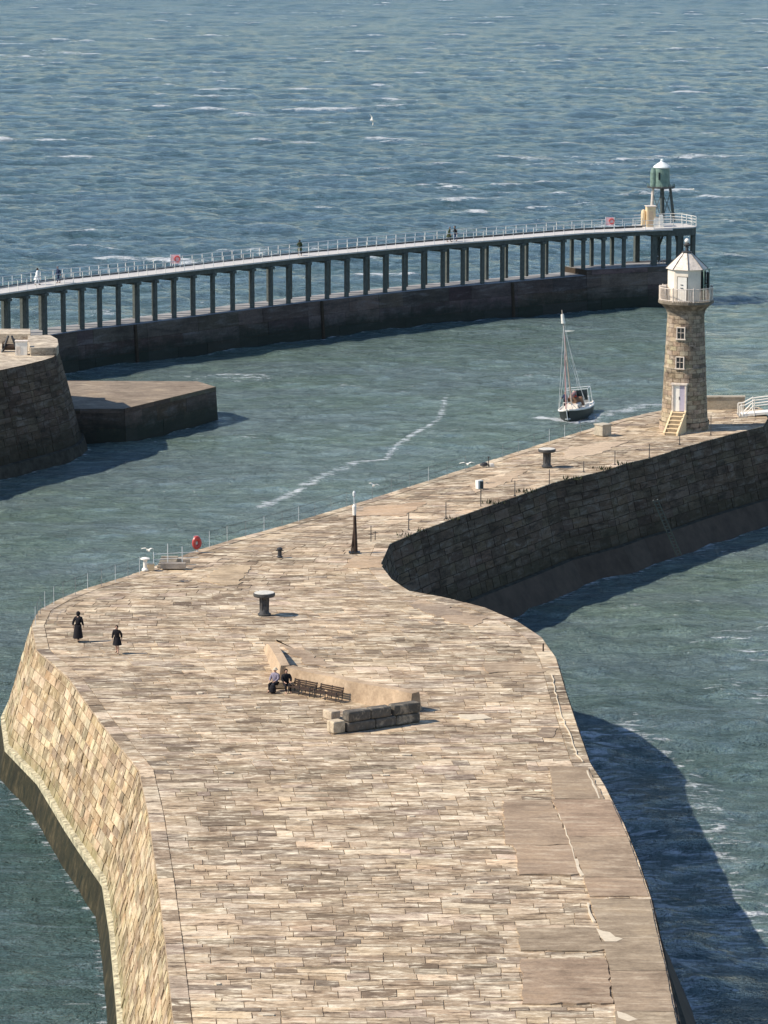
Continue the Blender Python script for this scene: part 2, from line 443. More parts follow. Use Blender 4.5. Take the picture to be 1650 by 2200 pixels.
flat = lambda ps: [Vector((p.x, p.y, 0)) for p in ps]
Lf, Rf = flat(Lw), flat(Rw)
OUT_L = offset_poly(Lf, 1.65)                    # travelling away from camera the water is on the left
OUT_L2 = offset_poly(Lf, 1.93); OUT_L3 = offset_poly(Lf, 2.6)
Rr = Rf[::-1]                                    # travel back towards the camera, water on the left
OUT_R = offset_poly(Rr, 1.3); OUT_R2 = offset_poly(Rr, 1.6); OUT_R3 = offset_poly(Rr, 3.6)
pier = empty('stone_pier', (0, 190, 0), 'long tan sandstone pier in the foreground with paved deck, dog-leg bend and battered walls', 'pier')
def under(o, root):
    o.parent = root; o.matrix_parent_inverse = Matrix.Translation(-root.location); return o
def root_build(mb, name, mat, root, **kw):
    """build from world coordinates under an unrotated root"""
    mb.v = [(v[0]-root.location.x, v[1]-root.location.y, v[2]-root.location.z) for v in mb.v]
    return mb.build(name, mat, root, **kw)
# body under the paving
mb = MB()
poly = Lf+Rr
mb.add([(p.x, p.y, DECK) for p in poly], [tuple(range(len(poly)-1, -1, -1))])
root_build(mb, 'deck_bed', M['joint'], pier, fix=False)
mb = MB(); wall_faces(mb, Lf, DECK, OUT_L, 2.0); root_build(mb, 'wall_backing', M['joint'], pier)
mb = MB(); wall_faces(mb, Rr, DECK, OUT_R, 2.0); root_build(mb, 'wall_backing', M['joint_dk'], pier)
# closing end wall
mb = MB(); wall_faces(mb, [Lf[-1], Rr[0]], DECK, [Lf[-1], Rr[0]], -2); root_build(mb, 'end_wall', M['joint_dk'], pier)
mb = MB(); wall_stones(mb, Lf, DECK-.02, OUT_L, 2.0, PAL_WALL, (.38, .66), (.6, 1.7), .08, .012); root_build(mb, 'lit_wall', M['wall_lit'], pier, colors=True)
mb = MB(); wall_stones(mb, Rr, DECK-.02, OUT_R, 2.0, PAL_SHADE, (.45, .8), (.9, 2.4), .06, .012, .14); root_build(mb, 'shaded_wall', M['wall_shade'], pier, colors=True)
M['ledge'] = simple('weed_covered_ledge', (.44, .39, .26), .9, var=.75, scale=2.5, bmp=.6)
M['ledge_dk'] = simple('dark_ledge', (.055, .05, .038), .9, var=.5, scale=1.5, bmp=.6)  # darker ledge tone for the right side and the far pierhead
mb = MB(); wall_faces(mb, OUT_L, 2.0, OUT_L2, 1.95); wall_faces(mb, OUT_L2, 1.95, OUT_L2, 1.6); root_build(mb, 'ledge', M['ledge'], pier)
mb = MB(); wall_faces(mb, OUT_L2, 1.6, OUT_L3, -1.5, (.032, .029, .014)); root_build(mb, 'apron', M['apron'], pier, colors=True)
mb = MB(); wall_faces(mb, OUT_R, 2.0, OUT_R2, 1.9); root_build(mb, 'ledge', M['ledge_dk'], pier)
M['apron_r'] = simple('brown_wet_apron', (.07, .05, .036), .7, var=.3, scale=.8, bmp=.4)
mb = MB(); wall_faces(mb, OUT_R2, 1.9, OUT_R3, -1.5); root_build(mb, 'apron', M['apron_r'], pier)

# paving
def xat(pts, y):
    for a, b in zip(pts, pts[1:]):
        lo, hi = min(a.y, b.y), max(a.y, b.y)
        if lo <= y <= hi and hi > lo: return a.x+(b.x-a.x)*(y-a.y)/(b.y-a.y)
    return None
COPL = .75; COPR = .95
Li = offset_poly(Lf, -COPL); Ri = offset_poly(Rr, -COPR)
# keep inset outlines strictly increasing in y for lookups
def mono(ps):
    ps = sorted(ps, key=lambda p: p.y); return ps
LiM, RiM = mono(Li), mono(Ri)
from mathutils import noise as mn
def dcol(p):
    k = mn.noise(Vector((p.x*.16, p.y*.10, 3)))*.9+mn.noise(Vector((p.x*.5, p.y*.35, 9)))*.5
    c = vary(PAL_DECK, .06); r_ = random.random(); g = (1+.50*k+random.uniform(-.05, .05))*(1.42 if r_ < .09 else (.62 if r_ > .90 else 1))
    base = (.43, .318, .205)
    v = [(a*.55+b_*.45)*g for a, b_ in zip(c, base)]; f = min(1, .70/max(v)); return tuple(max(.04, x*f) for x in v)
mb = MB()
y = LiM[0].y+.2; yend = min(LiM[-1].y, RiM[-1].y)-.1
while y < yend:
    h = random.choice([.42, .62, .75, .85, .95, 1.05]); y2 = min(y+h, yend)
    xl0, xl1, xr0, xr1 = xat(LiM, y), xat(LiM, y2), xat(RiM, y), xat(RiM, y2)
    if None in (xl0, xl1, xr0, xr1): y = y2; continue
    Wd = (xr0-xl0+xr1-xl1)/2; t = 0
    while t < 1-1e-6:
        l = random.choice([.7, .9, 1.2, 1.5, 1.9, 2.4])*random.uniform(.8, 1.2)/Wd
        t2 = t+l
        if 1-t2 < .6/Wd: t2 = 1
        q = [Vector((lerp(xl0, xr0, t), y, DECK)), Vector((lerp(xl0, xr0, t2), y, DECK)), Vector((lerp(xl1, xr1, t2), y2, DECK)), Vector((lerp(xl1, xr1, t), y2, DECK))]
        if h > .6 and random.random() < .22:       # two thin stones in one course
            k = random.uniform(.35, .65); m0, m1 = lerp(q[0], q[3], k), lerp(q[1], q[2], k)
            stone(mb, [q[0], q[1], m1, m0], Vector((0, 0, 1)), .010, random.uniform(.03, .055), dcol(q[0]))
            stone(mb, [m0, m1, q[2], q[3]], Vector((0, 0, 1)), .010, random.uniform(.03, .055), dcol(q[0]))
        else:
            stone(mb, q, Vector((0, 0, 1)), .010, random.uniform(.03, .055), dcol(q[0]), .03)
        t = t2
    y = y2
w_ = []
for (x, y_, z) in mb.v:      # courses wander a little
    k = min(1, max(0, min(x-(xat(LiM, y_) or x), (xat(RiM, y_) or x)-x))/1.5)
    w_.append((x, y_+k*(.10*math.sin(x*1.3+y_*.35)+.09*math.sin(x*.55-y_*.8+2)+.05*math.sin(x*3.1+y_*1.7)), z))
mb.v = w_
root_build(mb, 'paving', M['deck'], pier, colors=True)
# coping stones round the edge
for O, I in ((Lf, Li), (Rr, Ri)):
    mb = MB()
    for k in range(len(O)-1):
        L = (O[k+1]-O[k]).length; n = max(1, round(L/1.6))
        br = [i/n for i in range(n+1)]
        for a, b in zip(br, br[1:]):
            q = [lerp(O[k], O[k+1], a), lerp(O[k], O[k+1], b), lerp(I[k], I[k+1], b), lerp(I[k], I[k+1], a)]
            q = [Vector((p.x, p.y, DECK)) for p in q][::-1]
            nr = (q[1]-q[0]).cross(q[3]-q[0])
            if nr.z < 0: q = q[::-1]
            if nr.length > .01: stone(mb, q, Vector((0, 0, 1)), .02, random.uniform(.05, .08), dcol(q[0]))
    root_build(mb, 'coping', M['deck'], pier, colors=True)

# smooth concrete slabs and mortar repairs laid over the stones
_zi = [0]
def slab(name, pxs, z, mat, col=(.40, .32, .235), th=.05, wob=0):
    _zi[0] += 1; z += .0035*(_zi[0] % 7)
    pts = [P(x, y, DECK) for x, y in pxs]
    if wob:
        q = []
        for a, b in zip(pts, pts[1:]+pts[:1]):
            n = max(1, int((b-a).length/.5))
            for i in range(n): p = lerp(a, b, i/n); q.append(p+Vector((random.uniform(-wob, wob), random.uniform(-wob, wob)*1.5, 0)))
        pts = q
    m = MB(); m.prism([(p.x, p.y) for p in pts], DECK+.005+.0007*_zi[0], DECK+z, col); root_build(m, name, mat, pier, colors=True)
sj = [(1186, 1722), (1200, 1755), (1232, 1830), (1252, 1885), (1270, 1950), (1284, 2000), (1300, 2045), (1308, 2080), (1322, 2200), (1335, 2300)]
def sx(y):
    for a, b in zip(sj, sj[1:]):
        if a[1] <= y <= b[1]: return a[0]+(b[0]-a[0])*(y-a[1])/(b[1]-a[1])
    return sj[-1][0]
def rx(y):
    q = Rpx
    for a, b in zip(q, q[1:]):
        if b[1] <= y <= a[1]: return a[0]+(b[0]-a[0])*(y-a[1])/(b[1]-a[1])
    return q[0][0]
for (y0, y1, xl) in ((1722, 1819, 1080), (1820, 1882, 1105), (1998, 2046, 1112), (2064, 2160, 1118)):
    slab('concrete_slab', [(xl, y0), (sx(y0)-.5, y0), (sx(y1)-.5, y1), (xl+8, y1)], .095, M['conc'], (.37+random.uniform(-.02, .02), .275, .185), wob=.09)
for (y0, y1) in ((1722, 1802), (1802.6, 1889), (1889.6, 1929), (1936, 2016), (2017, 2090), (2091, 2178), (2179, 2290)):
    slab('concrete_slab', [(sx(y0)+.5, y0), (rx(y0)-5, y0), (rx(y1)-5, y1), (sx(y1)+3, y1)], .10, M['conc'], (.37+random.uniform(-.02, .02), .275, .185), wob=.02)
slab('concrete_slab', [(1180, 1652), (1263, 1652), (1297, 1720.5), (1190, 1720.5)], .09, M['conc'], (.36, .27, .18), wob=.06)
for pxs, c in (([(880, 1300), (945, 1300), (1000, 1320), (975, 1325), (930, 1325)], (.31, .25, .20)),
               ([(1158, 1563), (1190, 1563), (1195, 1585), (1160, 1585)], (.25, .20, .16)),
               ([(758, 1196), (826, 1196), (815, 1222), (742, 1222)], (.46, .35, .25)),
               ([(790, 1090), (920, 1080), (870, 1110), (760, 1110)], (.52, .39, .28)),
               ([(900, 1290), (1050, 1330), (1020, 1345), (960, 1335), (880, 1302)], (.42, .33, .25)),
               ([(1045, 1428), (1150, 1428), (1165, 1445), (1050, 1447)], (.40, .32, .24)),
               ([(480, 1215), (540, 1218), (510, 1260), (430, 1250)], (.52, .42, .30)),
               ([(590, 1378), (650, 1400), (720, 1435), (660, 1430)], (.38, .30, .23)),
               ([(1120, 1760), (1175, 1768), (1160, 1790), (1090, 1785)], (.36, .28, .21)),
               ([(1010, 1042), (1130, 1010), (1100, 1035), (1020, 1062)], (.55, .44, .33)),
               ([(1220, 965), (1300, 950), (1350, 950), (1290, 975), (1200, 990)], (.56, .46, .36))):
    slab('smooth_patch', pxs, .058, M['conc'], (c[0]*1.04, c[1]*.98, c[2]*.88), wob=.22)
def strip(pxs, w):
    for a, b in zip(pxs, pxs[1:]):
        A, B = P(*a, DECK), P(*b, DECK); t = (B-A).normalized(); n = Vector((-t.y, t.x, 0))
    L = [P(*p, DECK) for p in pxs]; m = MB(); q = []
    pts = []
    for a, b in zip(L, L[1:]):
        k = max(1, int((b-a).length/.7)); pts += [lerp(a, b, i/k) for i in range(k)]
    pts.append(L[-1]); up, dn = [], []
    for p in pts:
        j = random.uniform(-.05, .05); ww = w*random.uniform(.4, 1.2)
        up.append((p.x+j-ww, p.y)); dn.append((p.x+j+ww, p.y))
    m.prism(up+dn[::-1], DECK+.02, DECK+.115); root_build(m, 'mortar_seam', M['pale'], pier)
strip([(1200, 1752), (1216, 1790), (1228, 1825), (1236, 1850)], .025)
strip([(1236, 1850), (1243, 1868), (1250, 1886)], .10)
strip([(1262, 1945), (1275, 1985)], .05)
strip([(1186, 1452), (1193, 1490), (1204, 1530), (1214, 1560), (1226, 1585), (1240, 1625), (1252, 1640)], .025)
strip([(1262, 1660), (1276, 1690), (1286, 1720)], .05)
def blot(pxs, z=.118):
    pts = [P(x, y, DECK) for x, y in pxs]; m = MB(); m.prism([(p.x, p.y) for p in pts], DECK+.02, DECK+z); root_build(m, 'mortar_patch', M['pale'], pier)
blot([(1281, 2000), (1296, 2006), (1310, 2008), (1322, 2018), (1338, 2022), (1325, 2028), (1300, 2028), (1290, 2018)])
blot([(1325, 2178), (1345, 2184), (1370, 2196), (1350, 2200), (1328, 2192)])
blot([(985, 1538), (1040, 1538), (1056, 1546), (1010, 1550), (988, 1546)], .085)
for k in range(22):     # pale worn stones and mortar smears
    px = random.uniform(420, 1180); py = random.uniform(1330, 2190)
    w = random.uniform(12, 38); h = random.uniform(1.0, 2.0)*(py/1700)
    if 560 < px < 960 and 1340 < py < 1600: continue
    blot([(px, py), (px+w*.5, py-h), (px+w, py-h*.4), (px+w*.95, py+h), (px+w*.3, py+h*1.3)], .082)

# ---------------------------------------------------------------- things on the pier deck
TOP = DECK+.08
def D_(x, y): return P(x, y, TOP)
def blocks_between(mb_list, A, B, z0, h, thick, n): pass

# windbreak seat wall: two rendered arms and a return of big dark blocks
wb = empty('windbreak_wall', D_(740, 1500), 'zigzag tan rendered windbreak wall with a dark block return, standing in the middle of the paved deck', 'windbreak wall')
def wallbox(name, A, B, h0, h1, th, mat, root, batter=.12):
    A = Vector((A.x, A.y, TOP-.1)); B = Vector((B.x, B.y, TOP-.1)); t = (B-A).normalized(); n = Vector((-t.y, t.x, 0))
    m = MB(); k = 8; vs = []
    for i in range(k+1):
        p = lerp(A, B, i/k); h = lerp(h0, h1, (i/k)**.6)+random.uniform(-.015, .015)
        vs += [p+n*(th/2+batter), p-n*(th/2+batter), p-n*th/2+Vector((0, 0, h+.1)), p+n*th/2+Vector((0, 0, h+.1))]
    fs = []
    for i in range(k):
        for j in range(4): fs.append((i*4+j, i*4+(j+1) % 4, (i+1)*4+(j+1) % 4, (i+1)*4+j))
    fs += [(3, 2, 1, 0), tuple(k*4+j for j in range(4))]
    m.add(vs, fs, (.56, .42, .28))
    for i in range(len(m.c)):
        g = (.82, 1.05, .93, 1.1, .88, 1.0, .95, 1.08, .9)[(i//4) % 9]; m.c[i] = (.54*g, .40*g, .265*g)
    return root_build(m, name, mat, root, colors=True, fix=True)
M['render'] = stone_mat('sand_render', (1.5, 1.5, 1.0), light=(.66, .51, .36), dark=(.36, .26, .17), amt=.35)
wallbox('rendered_arm', D_(581, 1392), D_(613, 1474), .25, 1.15, .50, M['render'], wb, .16)
wallbox('rendered_arm', D_(622, 1474), D_(893, 1527), 1.12, 1.0, .6, M['render'], wb, .2)
mA, mB_ = D_(897, 1548), D_(741, 1571); tt = (mB_-mA); LL = tt.length; tt.normalize(); an = math.atan2(tt.y, tt.x)
for row, cuts in ((0, (0, .33, .62, 1)), (1, (0, .37, .40, .68, 1))):
    for a, b in zip(cuts, cuts[1:]):
        if b-a < .1: continue
        c = lerp(mA, mB_, (a+b)/2); ln = (b-a)*LL-.03
        m = MB(); h = .52 if row == 0 else .56
        m.box((c.x, c.y, TOP-.02+h/2+row*.53), (ln, .62+random.uniform(0, .06), h), an+random.uniform(-.03, .03), random.choice([(.115, .105, .09), (.095, .088, .075), (.14, .125, .105)]))
        bevel(root_build(m, 'stone_block', M['conc'], wb, colors=True), .10)
m = MB(); c = D_(722, 1572); m.box((c.x, c.y, TOP+.3), (.75, .7, .64), an, (.58, .48, .34)); bevel(root_build(m, 'end_block', M['conc'], wb, colors=True), .08)
m = MB(); c = D_(712, 1546); m.box((c.x, c.y+.3, TOP+.22), (.6, .9, .5), an, (.55, .45, .33)); bevel(root_build(m, 'end_block', M['conc'], wb, colors=True), .08)

# two benches backed against the windbreak
def make_bench():
    b = empty('park_bench', (0, 0, 0), '', 'bench', group='dark benches against the windbreak wall')
    L = 2.0
    m = MB()
    for k in range(4): m.box((0, -.05-.13*k, .45), (L, .10, .035))
    m.build('seat', M['brown'], b)
    m = MB()
    for k in range(3): m.box((0, .06+.03*k, .58+.13*k), (L, .03, .10))
    m.build('backrest', M['brown'], b)
    for sx_ in (-1, 0, 1):
        m = MB(); x = sx_*(L/2-.08)
        m.tube((x, -.48, 0), (x, -.44, .62), .03); m.tube((x, .02, 0), (x, .14, .92), .03); m.tube((x, -.46, .43), (x, .05, .43), .025)
        if sx_: m.tube((x, -.48, .63), (x, .08, .66), .025)
        m.build('leg', M['dark'], b)
    return b
bench = make_bench()
wa, wb_ = D_(622, 1474), D_(893, 1527); wt = (wb_-wa).normalized(); wn_ = Vector((wt.y, -wt.x, 0)); wan = math.atan2(wt.y, wt.x)
for i, (px, py, lab) in enumerate(((660, 1489, 'dark slatted bench nearest the seated people, against the windbreak'), (716, 1500, 'dark slatted bench nearest the block return of the windbreak'))):
    b = bench if i == 0 else copy_tree(bench)
    p = D_(px, py); k = (p-wa).dot(wt); q = wa+wt*k+wn_*.85
    b.location = (q.x, q.y, TOP); b.rotation_euler = (0, 0, wan); b.scale = (.86, 1, .80); b['label'] = lab

# mushroom capstans
def make_capstan():
    c = empty('capstan', (0, 0, 0), '', 'capstan', group='iron capstans on the pier deck')
    m = MB(); m.lathe((0, 0, 0), [(.40, 0), (.40, .08), (.32, .12), (.26, .35), (.23, .7), (.24, 1.0), (.30, 1.12)], 20)
    m.build('stem', M['iron'], c, smooth=False)
    m = MB(); m.lathe((0, 0, 0), [(.40, 1.10), (.62, 1.14), (.66, 1.20), (.66, 1.33), (.62, 1.36), (0, 1.37)], 28); m.build('head', M['iron'], c)
    m = MB(); m.lathe((0, 0, 1.365), [(.61, 0), (.60, .025), (0, .04)], 28); m.build('top_plate', M['capt'], c)
    m = MB()
    for k in range(6):
        a = k*math.pi/3; m.tube((.24*math.cos(a), .24*math.sin(a), .2), (.26*math.cos(a), .26*math.sin(a), 1.08), .045)
    m.build('rib', M['iron'], c)
    return c
M['capt'] = simple('paler_capstan_disc', (.58, .55, .48), .7, var=.3)  # top disc paler than the iron head below it
cap = make_capstan()
cap.location = D_(568, 1321); cap['label'] = 'large mushroom capstan on the wide paved deck beyond the windbreak'
cap2 = copy_tree(cap); cap2.location = D_(1175, 1003); cap2['label'] = 'mushroom capstan on the narrow arm of the pier before the lighthouse'

# small dark bollard
b = empty('bollard', D_(601, 1197), 'small black bollard standing alone on the deck left of the beacon post', 'bollard')
m = MB(); m.lathe((0, 0, 0), [(.20, 0), (.20, .05), (.14, .1), (.13, .42), (.19, .50), (.19, .58), (.1, .64), (0, .65)], 16); m.build('post', M['dark'], b)
m = MB(); m.tube((-.26, 0, .44), (.26, 0, .44), .035); m.build('crossbar', M['dark'], b)

# beacon post
b = empty('beacon_post', D_(762, 1187), 'tall dark tapering post with white sleeve and small lamp at the bend of the pier', 'post')
m = MB(); m.tube((.05, 0, 0), (.0, 0, 2.85), .16, .085, 12); m.build('pole', M['brown'], b)
m = MB(); m.tube((-.20, -.1, 0), (-.06, 0, 1.7), .07, .03, 10); m.build('brace', M['brown'], b)
m = MB(); m.box((-.02, 0, .03), (.75, .6, .06)); m.build('base_plate', M['dark'], b)
m = MB(); m.lathe((-.02, 0, 2.5), [(.11, 0), (.125, .25), (.14, .6), (.06, .72)], 12); m.build('sleeve', M['white'], b)
m = MB(); m.tube((-.02, 0, 3.2), (-.04, 0, 3.75), .03); m.tube((-.04, 0, 3.35), (.15, 0, 3.2), .02); m.build('mast', M['rail'], b)
m = MB(); m.lathe((-.03, 0, 3.72), [(.05, 0), (.10, .08), (.10, .30), (.03, .40)], 12); m.build('lamp', M['rail'], b)

# railing posts (stanchions) along the shaded edge of the arm
edge_posts = [(878, 1138, 1.15), (958, 1114, 1.15), (1106, 1065, 1.1), (1180, 1042, 1.15), (1254, 1014, .8), (1321, 998, 1.05), (1395, 983, 1.05), (1460, 955, .9), (1527, 935, 1.6)]
labs = ['nearest thin upright by the bend', 'thin upright second out from the bend', 'thin upright just right of the box sign', 'thin upright in front of the arm capstan', 'short upright right of the arm capstan',
        'thin upright midway between capstan and lighthouse', 'thin upright left of the lighthouse steps', 'thin upright below the lighthouse steps', 'thin upright right of the lighthouse foot']
for (px, py, h), lb in zip(edge_posts, labs):
    b = empty('edge_post', D_(px, py), lb+' on the sea edge of the pier', 'post', group='thin dark uprights along the arm of the pier')
    m = MB(); m.tube((0, 0, 0), (0, 0, h), .035, .028, 8); m.build('post', M['iron'], b)
    m = MB(); m.lathe((0, 0, 0), [(.09, 0), (.09, .03), (.04, .06)], 10); m.build('base', M['iron'], b)
for (px, py, lb) in ((797, 1164, 'small dark post with a cross piece right of the beacon post'), (806, 1160, 'tiny pale post just right of the small cross post')):
    b = empty('marker_post', D_(px, py), lb, 'post')
    m = MB(); m.tube((0, 0, 0), (0, 0, 1.1 if px < 800 else .6), .03, .03, 8); m.build('post', M['iron'], b)
    m = MB(); m.tube((-.14, 0, .5), (.18, 0, .5), .025); m.build('cross_piece', M['iron'], b)
b = empty('marker_post', D_(1167, 1399), 'short dark post on the curved coping at the right shoulder of the deck', 'post')
m = MB(); m.tube((0, 0, 0), (0, 0, .45), .05, .04, 8); m.build('post', M['brown'], b)

# box sign on a thin post
b = empty('box_sign', D_(1033, 1088), 'white and dark box on a thin post at the sea edge of the arm', 'sign')
m = MB(); m.tube((0, 0, 0), (0, 0, 1.3), .035); m.build('post', M['iron'], b)
m = MB(); m.box((-.12, 0, 1.58), (.42, .30, .6), R(38), top=1.1); m.build('box', M['white'], b)
m = MB(); m.box((.06, -.14, 1.56), (.24, .03, .5), R(20)); m.build('panel', M['iron'], b)
m = MB(); m.box((.12, 0, 1.25), (.85, .10, .05)); m.build('shelf', M['iron'], b)

# concrete block near the lighthouse
b = empty('concrete_block', D_(1295, 935), 'squat pale concrete block at the harbour edge left of the lighthouse', 'block')
m = MB(); m.box((0, 0, .42), (1.0, 1.0, .84), R(40), (.45, .40, .31), top=.94); bevel(m.build('body', M['conc'], b, colors=True), .04)
m = MB(); m.box((0, 0, .88), (1.06, 1.06, .09), R(40), (.5, .45, .36)); bevel(m.build('cap', M['conc'], b, colors=True), .02)

# mooring gear on the harbour edge
b = empty('mooring_ring_post', D_(1047, 1002), 'black mooring post with coiled rope at the harbour edge of the arm', 'mooring post')
m = MB(); m.tube((.1, 0, 0), (.1, 0, .7), .04, .03); m.lathe((.1, 0, .66), [(.04, 0), (.09, .05), (.0, .12)], 10); m.build('post', M['dark'], b)
m = MB(); m.ring((-.25, 0, .12), .25, .07, 'Z'); m.ring((-.2, 0, .24), .18, .06, 'Z'); m.build('rope', M['dark'], b)
m = MB(); m.box((.32, 0, .1), (.3, .3, .2), .3); m.build('float', M['white'], b)
b = empty('mooring_post', D_(312, 1226), 'white mooring post with a flat cap beside the pierhead steps', 'mooring post')
m = MB(); m.lathe((0, 0, 0), [(.22, 0), (.22, .1), (.13, .2), (.12, .62), (.18, .74)], 16); m.build('post', M['white'], b)
m = MB(); m.lathe((0, 0, .74), [(.30, 0), (.30, .07), (.10, .14)], 16); m.build('cap', M['white'], b)
b = empty('equipment_box', D_(324, 1225), 'low cream box between the white mooring post and the step rails', 'box')
m = MB(); m.box((0, 0, .18), (.42, .4, .36), .2); bevel(m.build('body', M['cream'], b), .02)
m = MB(); m.box((0, 0, .39), (.46, .44, .05), .2); m.build('lid', M['cream'], b)
# steps at the harbour edge with rails
b = empty('landing_steps', D_(372, 1222), 'sunken landing steps with thin white rails at the harbour edge of the pierhead', 'steps')
m = MB(); m.box((0, 0, .22), (1.6, .5, .34), 0, (.34, .30, .26)); m.build('kerb', M['conc'], b, colors=True); m = MB(); m.box((.25, 1.6, .2), (1.5, .3, .3), 0, (.5, .42, .33)); m.build('kerb', M['conc'], b, colors=True)
m = MB()
for k in range(5): m.box((-.5+.05*k, .45+.26*k, .05+.055*k), (1.1, .25, .11+.11*k), 0, (.4, .35, .28))
m.build('tread', M['conc'], b, colors=True)
for x, y_, h in ((-1.25, 0, 1.1), (-.35, .2, 1.6), (.55, .8, 1.3)):
    m = MB(); m.tube((x, y_, 0), (x, y_, h), .025); m.build('rail_post', M['rail'], b)
m = MB(); m.tube((-1.25, 0, .95), (1.6, .9, .95), .02); m.tube((-1.25, 0, .6), (1.6, .9, .6), .018); m.build('rail', M['rail'], b)

# wire railing round the harbour edge
def wire_rail(pxs, label, n_every=2.1, h=1.1):
    pts = [P(x, y, TOP) for x, y in pxs]; root = empty('wire_railing', pts[0], label, 'railing')
    cum = [0]
    for a, c in zip(pts, pts[1:]): cum.append(cum[-1]+(c-a).length)
    def at(u):
        for k in range(len(pts)-1):
            if u <= cum[k+1]+1e-6: return lerp(pts[k], pts[k+1], (u-cum[k])/(cum[k+1]-cum[k]))
        return pts[-1]
    n = max(1, int(cum[-1]/n_every)); ps = [at(cum[-1]*i/n) for i in range(n+1)]
    for p in ps:
        m = MB(); m.tube(p, p+Vector((0, 0, h)), .020, .016, 6); root_build(m, 'post', M['rail'] if random.random() < .4 else M['dullrail'], root)
    for z in (h-.03, h*.52):
        m = MB()
        for a, c in zip(ps, ps[1:]):
            mid = (a+c)/2+Vector((0, 0, z-.04)); m.tube(a+Vector((0, 0, z)), mid, .012, n=4); m.tube(mid, c+Vector((0, 0, z)), .012, n=4)
        root_build(m, 'wire', M['iron'], root)
wire_rail([(76, 1342), (90, 1312), (132, 1289), (192, 1267), (262, 1246), (300, 1232)], 'thin post and wire railing round the far left corner of the pierhead', 1.5)
wire_rail([(450, 1176), (500, 1161), (600, 1134), (745, 1090)], 'post and wire railing along the harbour edge left of the beacon post')
wire_rail([(800, 1074), (900, 1041), (1000, 1010)], 'post and wire railing along the harbour edge right of the beacon post', 2.6)
wire_rail([(1080, 984), (1200, 945), (1280, 921)], 'post and wire railing along the harbour edge behind the arm capstan', 2.6)
# lifebuoy at the harbour edge
b = empty('lifebuoy_station', D_(423, 1186), 'red lifebuoy in a pale holder on a thin post at the harbour edge', 'lifebuoy')
m = MB(); m.tube((0, .06, 0), (0, .06, 1.0), .035); m.build('post', M['rail'], b)
m = MB(); m.ring((0, 0, .72), .22, .125, 'Y', rz=.5)
for v in range(len(m.v)): x, y_, z = m.v[v]; m.v[v] = (x, y_, .62+(z-.72)*1.35)
m.build('ring', M['red'], b)
m = MB(); m.box((-.06, .10, .86), (.30, .05, .42), .3); m.build('holder', M['pink'], b)

# ladder on the shaded wall of the arm
a0 = P(1408, 1074, 6.3); a1 = P(1459, 1193, 1.6)
b = empty('wall_ladder', a1, 'long iron ladder running down the shaded sea wall of the arm', 'ladder')
wdir = (Rw[26]-Rw[27]).normalized() if False else Vector((.6, .8, 0))
rails_off = Vector((.17, .2, 0))
for sgn in (-1, 1):
    m = MB(); m.tube(a0+rails_off*sgn, a1+rails_off*sgn, .05); root_build(m, 'rail', M['steel'], b)
m = MB()
for k in range(18): c = lerp(a0, a1, (k+.5)/18); m.tube(c-rails_off, c+rails_off, .025, n=5)
root_build(m, 'rungs', M['steel'], b)

# weeds along the broken edge of the arm
m = MB()
for px, py, n in ((975, 1116, 20), (1060, 1082, 30), (1130, 1057, 30), (1230, 1030, 40), (1302, 1008, 40), (900, 1141, 14), (1340, 998, 20), (870, 1152, 18)):
    c = P(px, py, TOP)
    for k in range(n):
        q = c+Vector((random.gauss(0, .35), random.gauss(0, .8)*.4, 0)); a = random.uniform(0, 6.28); h = random.uniform(.1, .34)
        d = Vector((math.cos(a), math.sin(a), 0))*.06; e = Vector((random.gauss(0, .1), random.gauss(0, .1), h))
        m.add([q-d, q+d, q+e], [(0, 1, 2)])
o = m.build('weeds', M['weed']); tag(o, 'tufts of dark weed growing along the broken edge of the arm', 'weeds', kind='stuff')

# ---------------------------------------------------------------- lighthouse
LH = P(1474, 929, DECK); LH.y += 1.9
lh = empty('lighthouse', LH, 'weathered sandstone lighthouse with white lantern room and balcony at the end of the near pier', 'lighthouse')
def ring_pts(r, z, t): return Vector((r*math.cos(t), r*math.sin(t), z))
def rad(z): return 1.90-(1.90-1.47)*min(1, z/9.2)+.16*max(0, 1-z/1.2)**2
m = MB(); m.lathe((0, 0, 0), [(1.98, 0), (1.98, .55), (1.88, .62)]+[(rad(z)-.03, z) for z in (1, 2, 4, 6, 8, 9.3)], 40); m.build('tower_core', M['joint_dk'], lh)
mb = MB(); z = 0; PAL_T = [(.39, .30, .205), (.35, .27, .185), (.42, .33, .23), (.31, .24, .17), (.46, .365, .255), (.36, .29, .21)]
while z < 9.25:
    h = .36; z2 = min(z+h, 9.3); n = 15; off = (0.5 if int(z/.36+.5) % 2 else 0)+random.uniform(-.12, .12)
    rr0 = 2.0 if z < .6 else rad(z); rr1 = 2.0 if z < .5 else rad(z2)
    for k in range(n):
        t0 = (k+off)*2*math.pi/n; t1 = t0+2*math.pi/n; col = vary(PAL_T, .12)
        if 1.5 < z < 5.2 and random.random() < .35: col = tuple(c*.7 for c in col)
        for j in range(3):
            u0, u1 = lerp(t0, t1, j/3), lerp(t0, t1, (j+1)/3)
            g0 = .008 if j == 0 else 0; g1 = .008 if j == 2 else 0
            mb.add([ring_pts(rr0, z+.01, u0+g0), ring_pts(rr0, z+.01, u1-g1), ring_pts(rr1, z2-.01, u1-g1), ring_pts(rr1, z2-.01, u0+g0)], [(0, 1, 2, 3)], col)
    z = z2
mb.build('tower', M['tower'], lh, colors=True)
m = MB(); m.lathe((0, 0, 0), [(1.47, 9.25), (1.52, 9.45), (1.62, 9.7), (1.95, 10.05), (2.18, 10.2), (2.22, 10.22), (2.22, 10.42), (0, 10.42)], 32, col=(.20, .17, .13)); m.build('corbel', M['tower'], lh, colors=True)
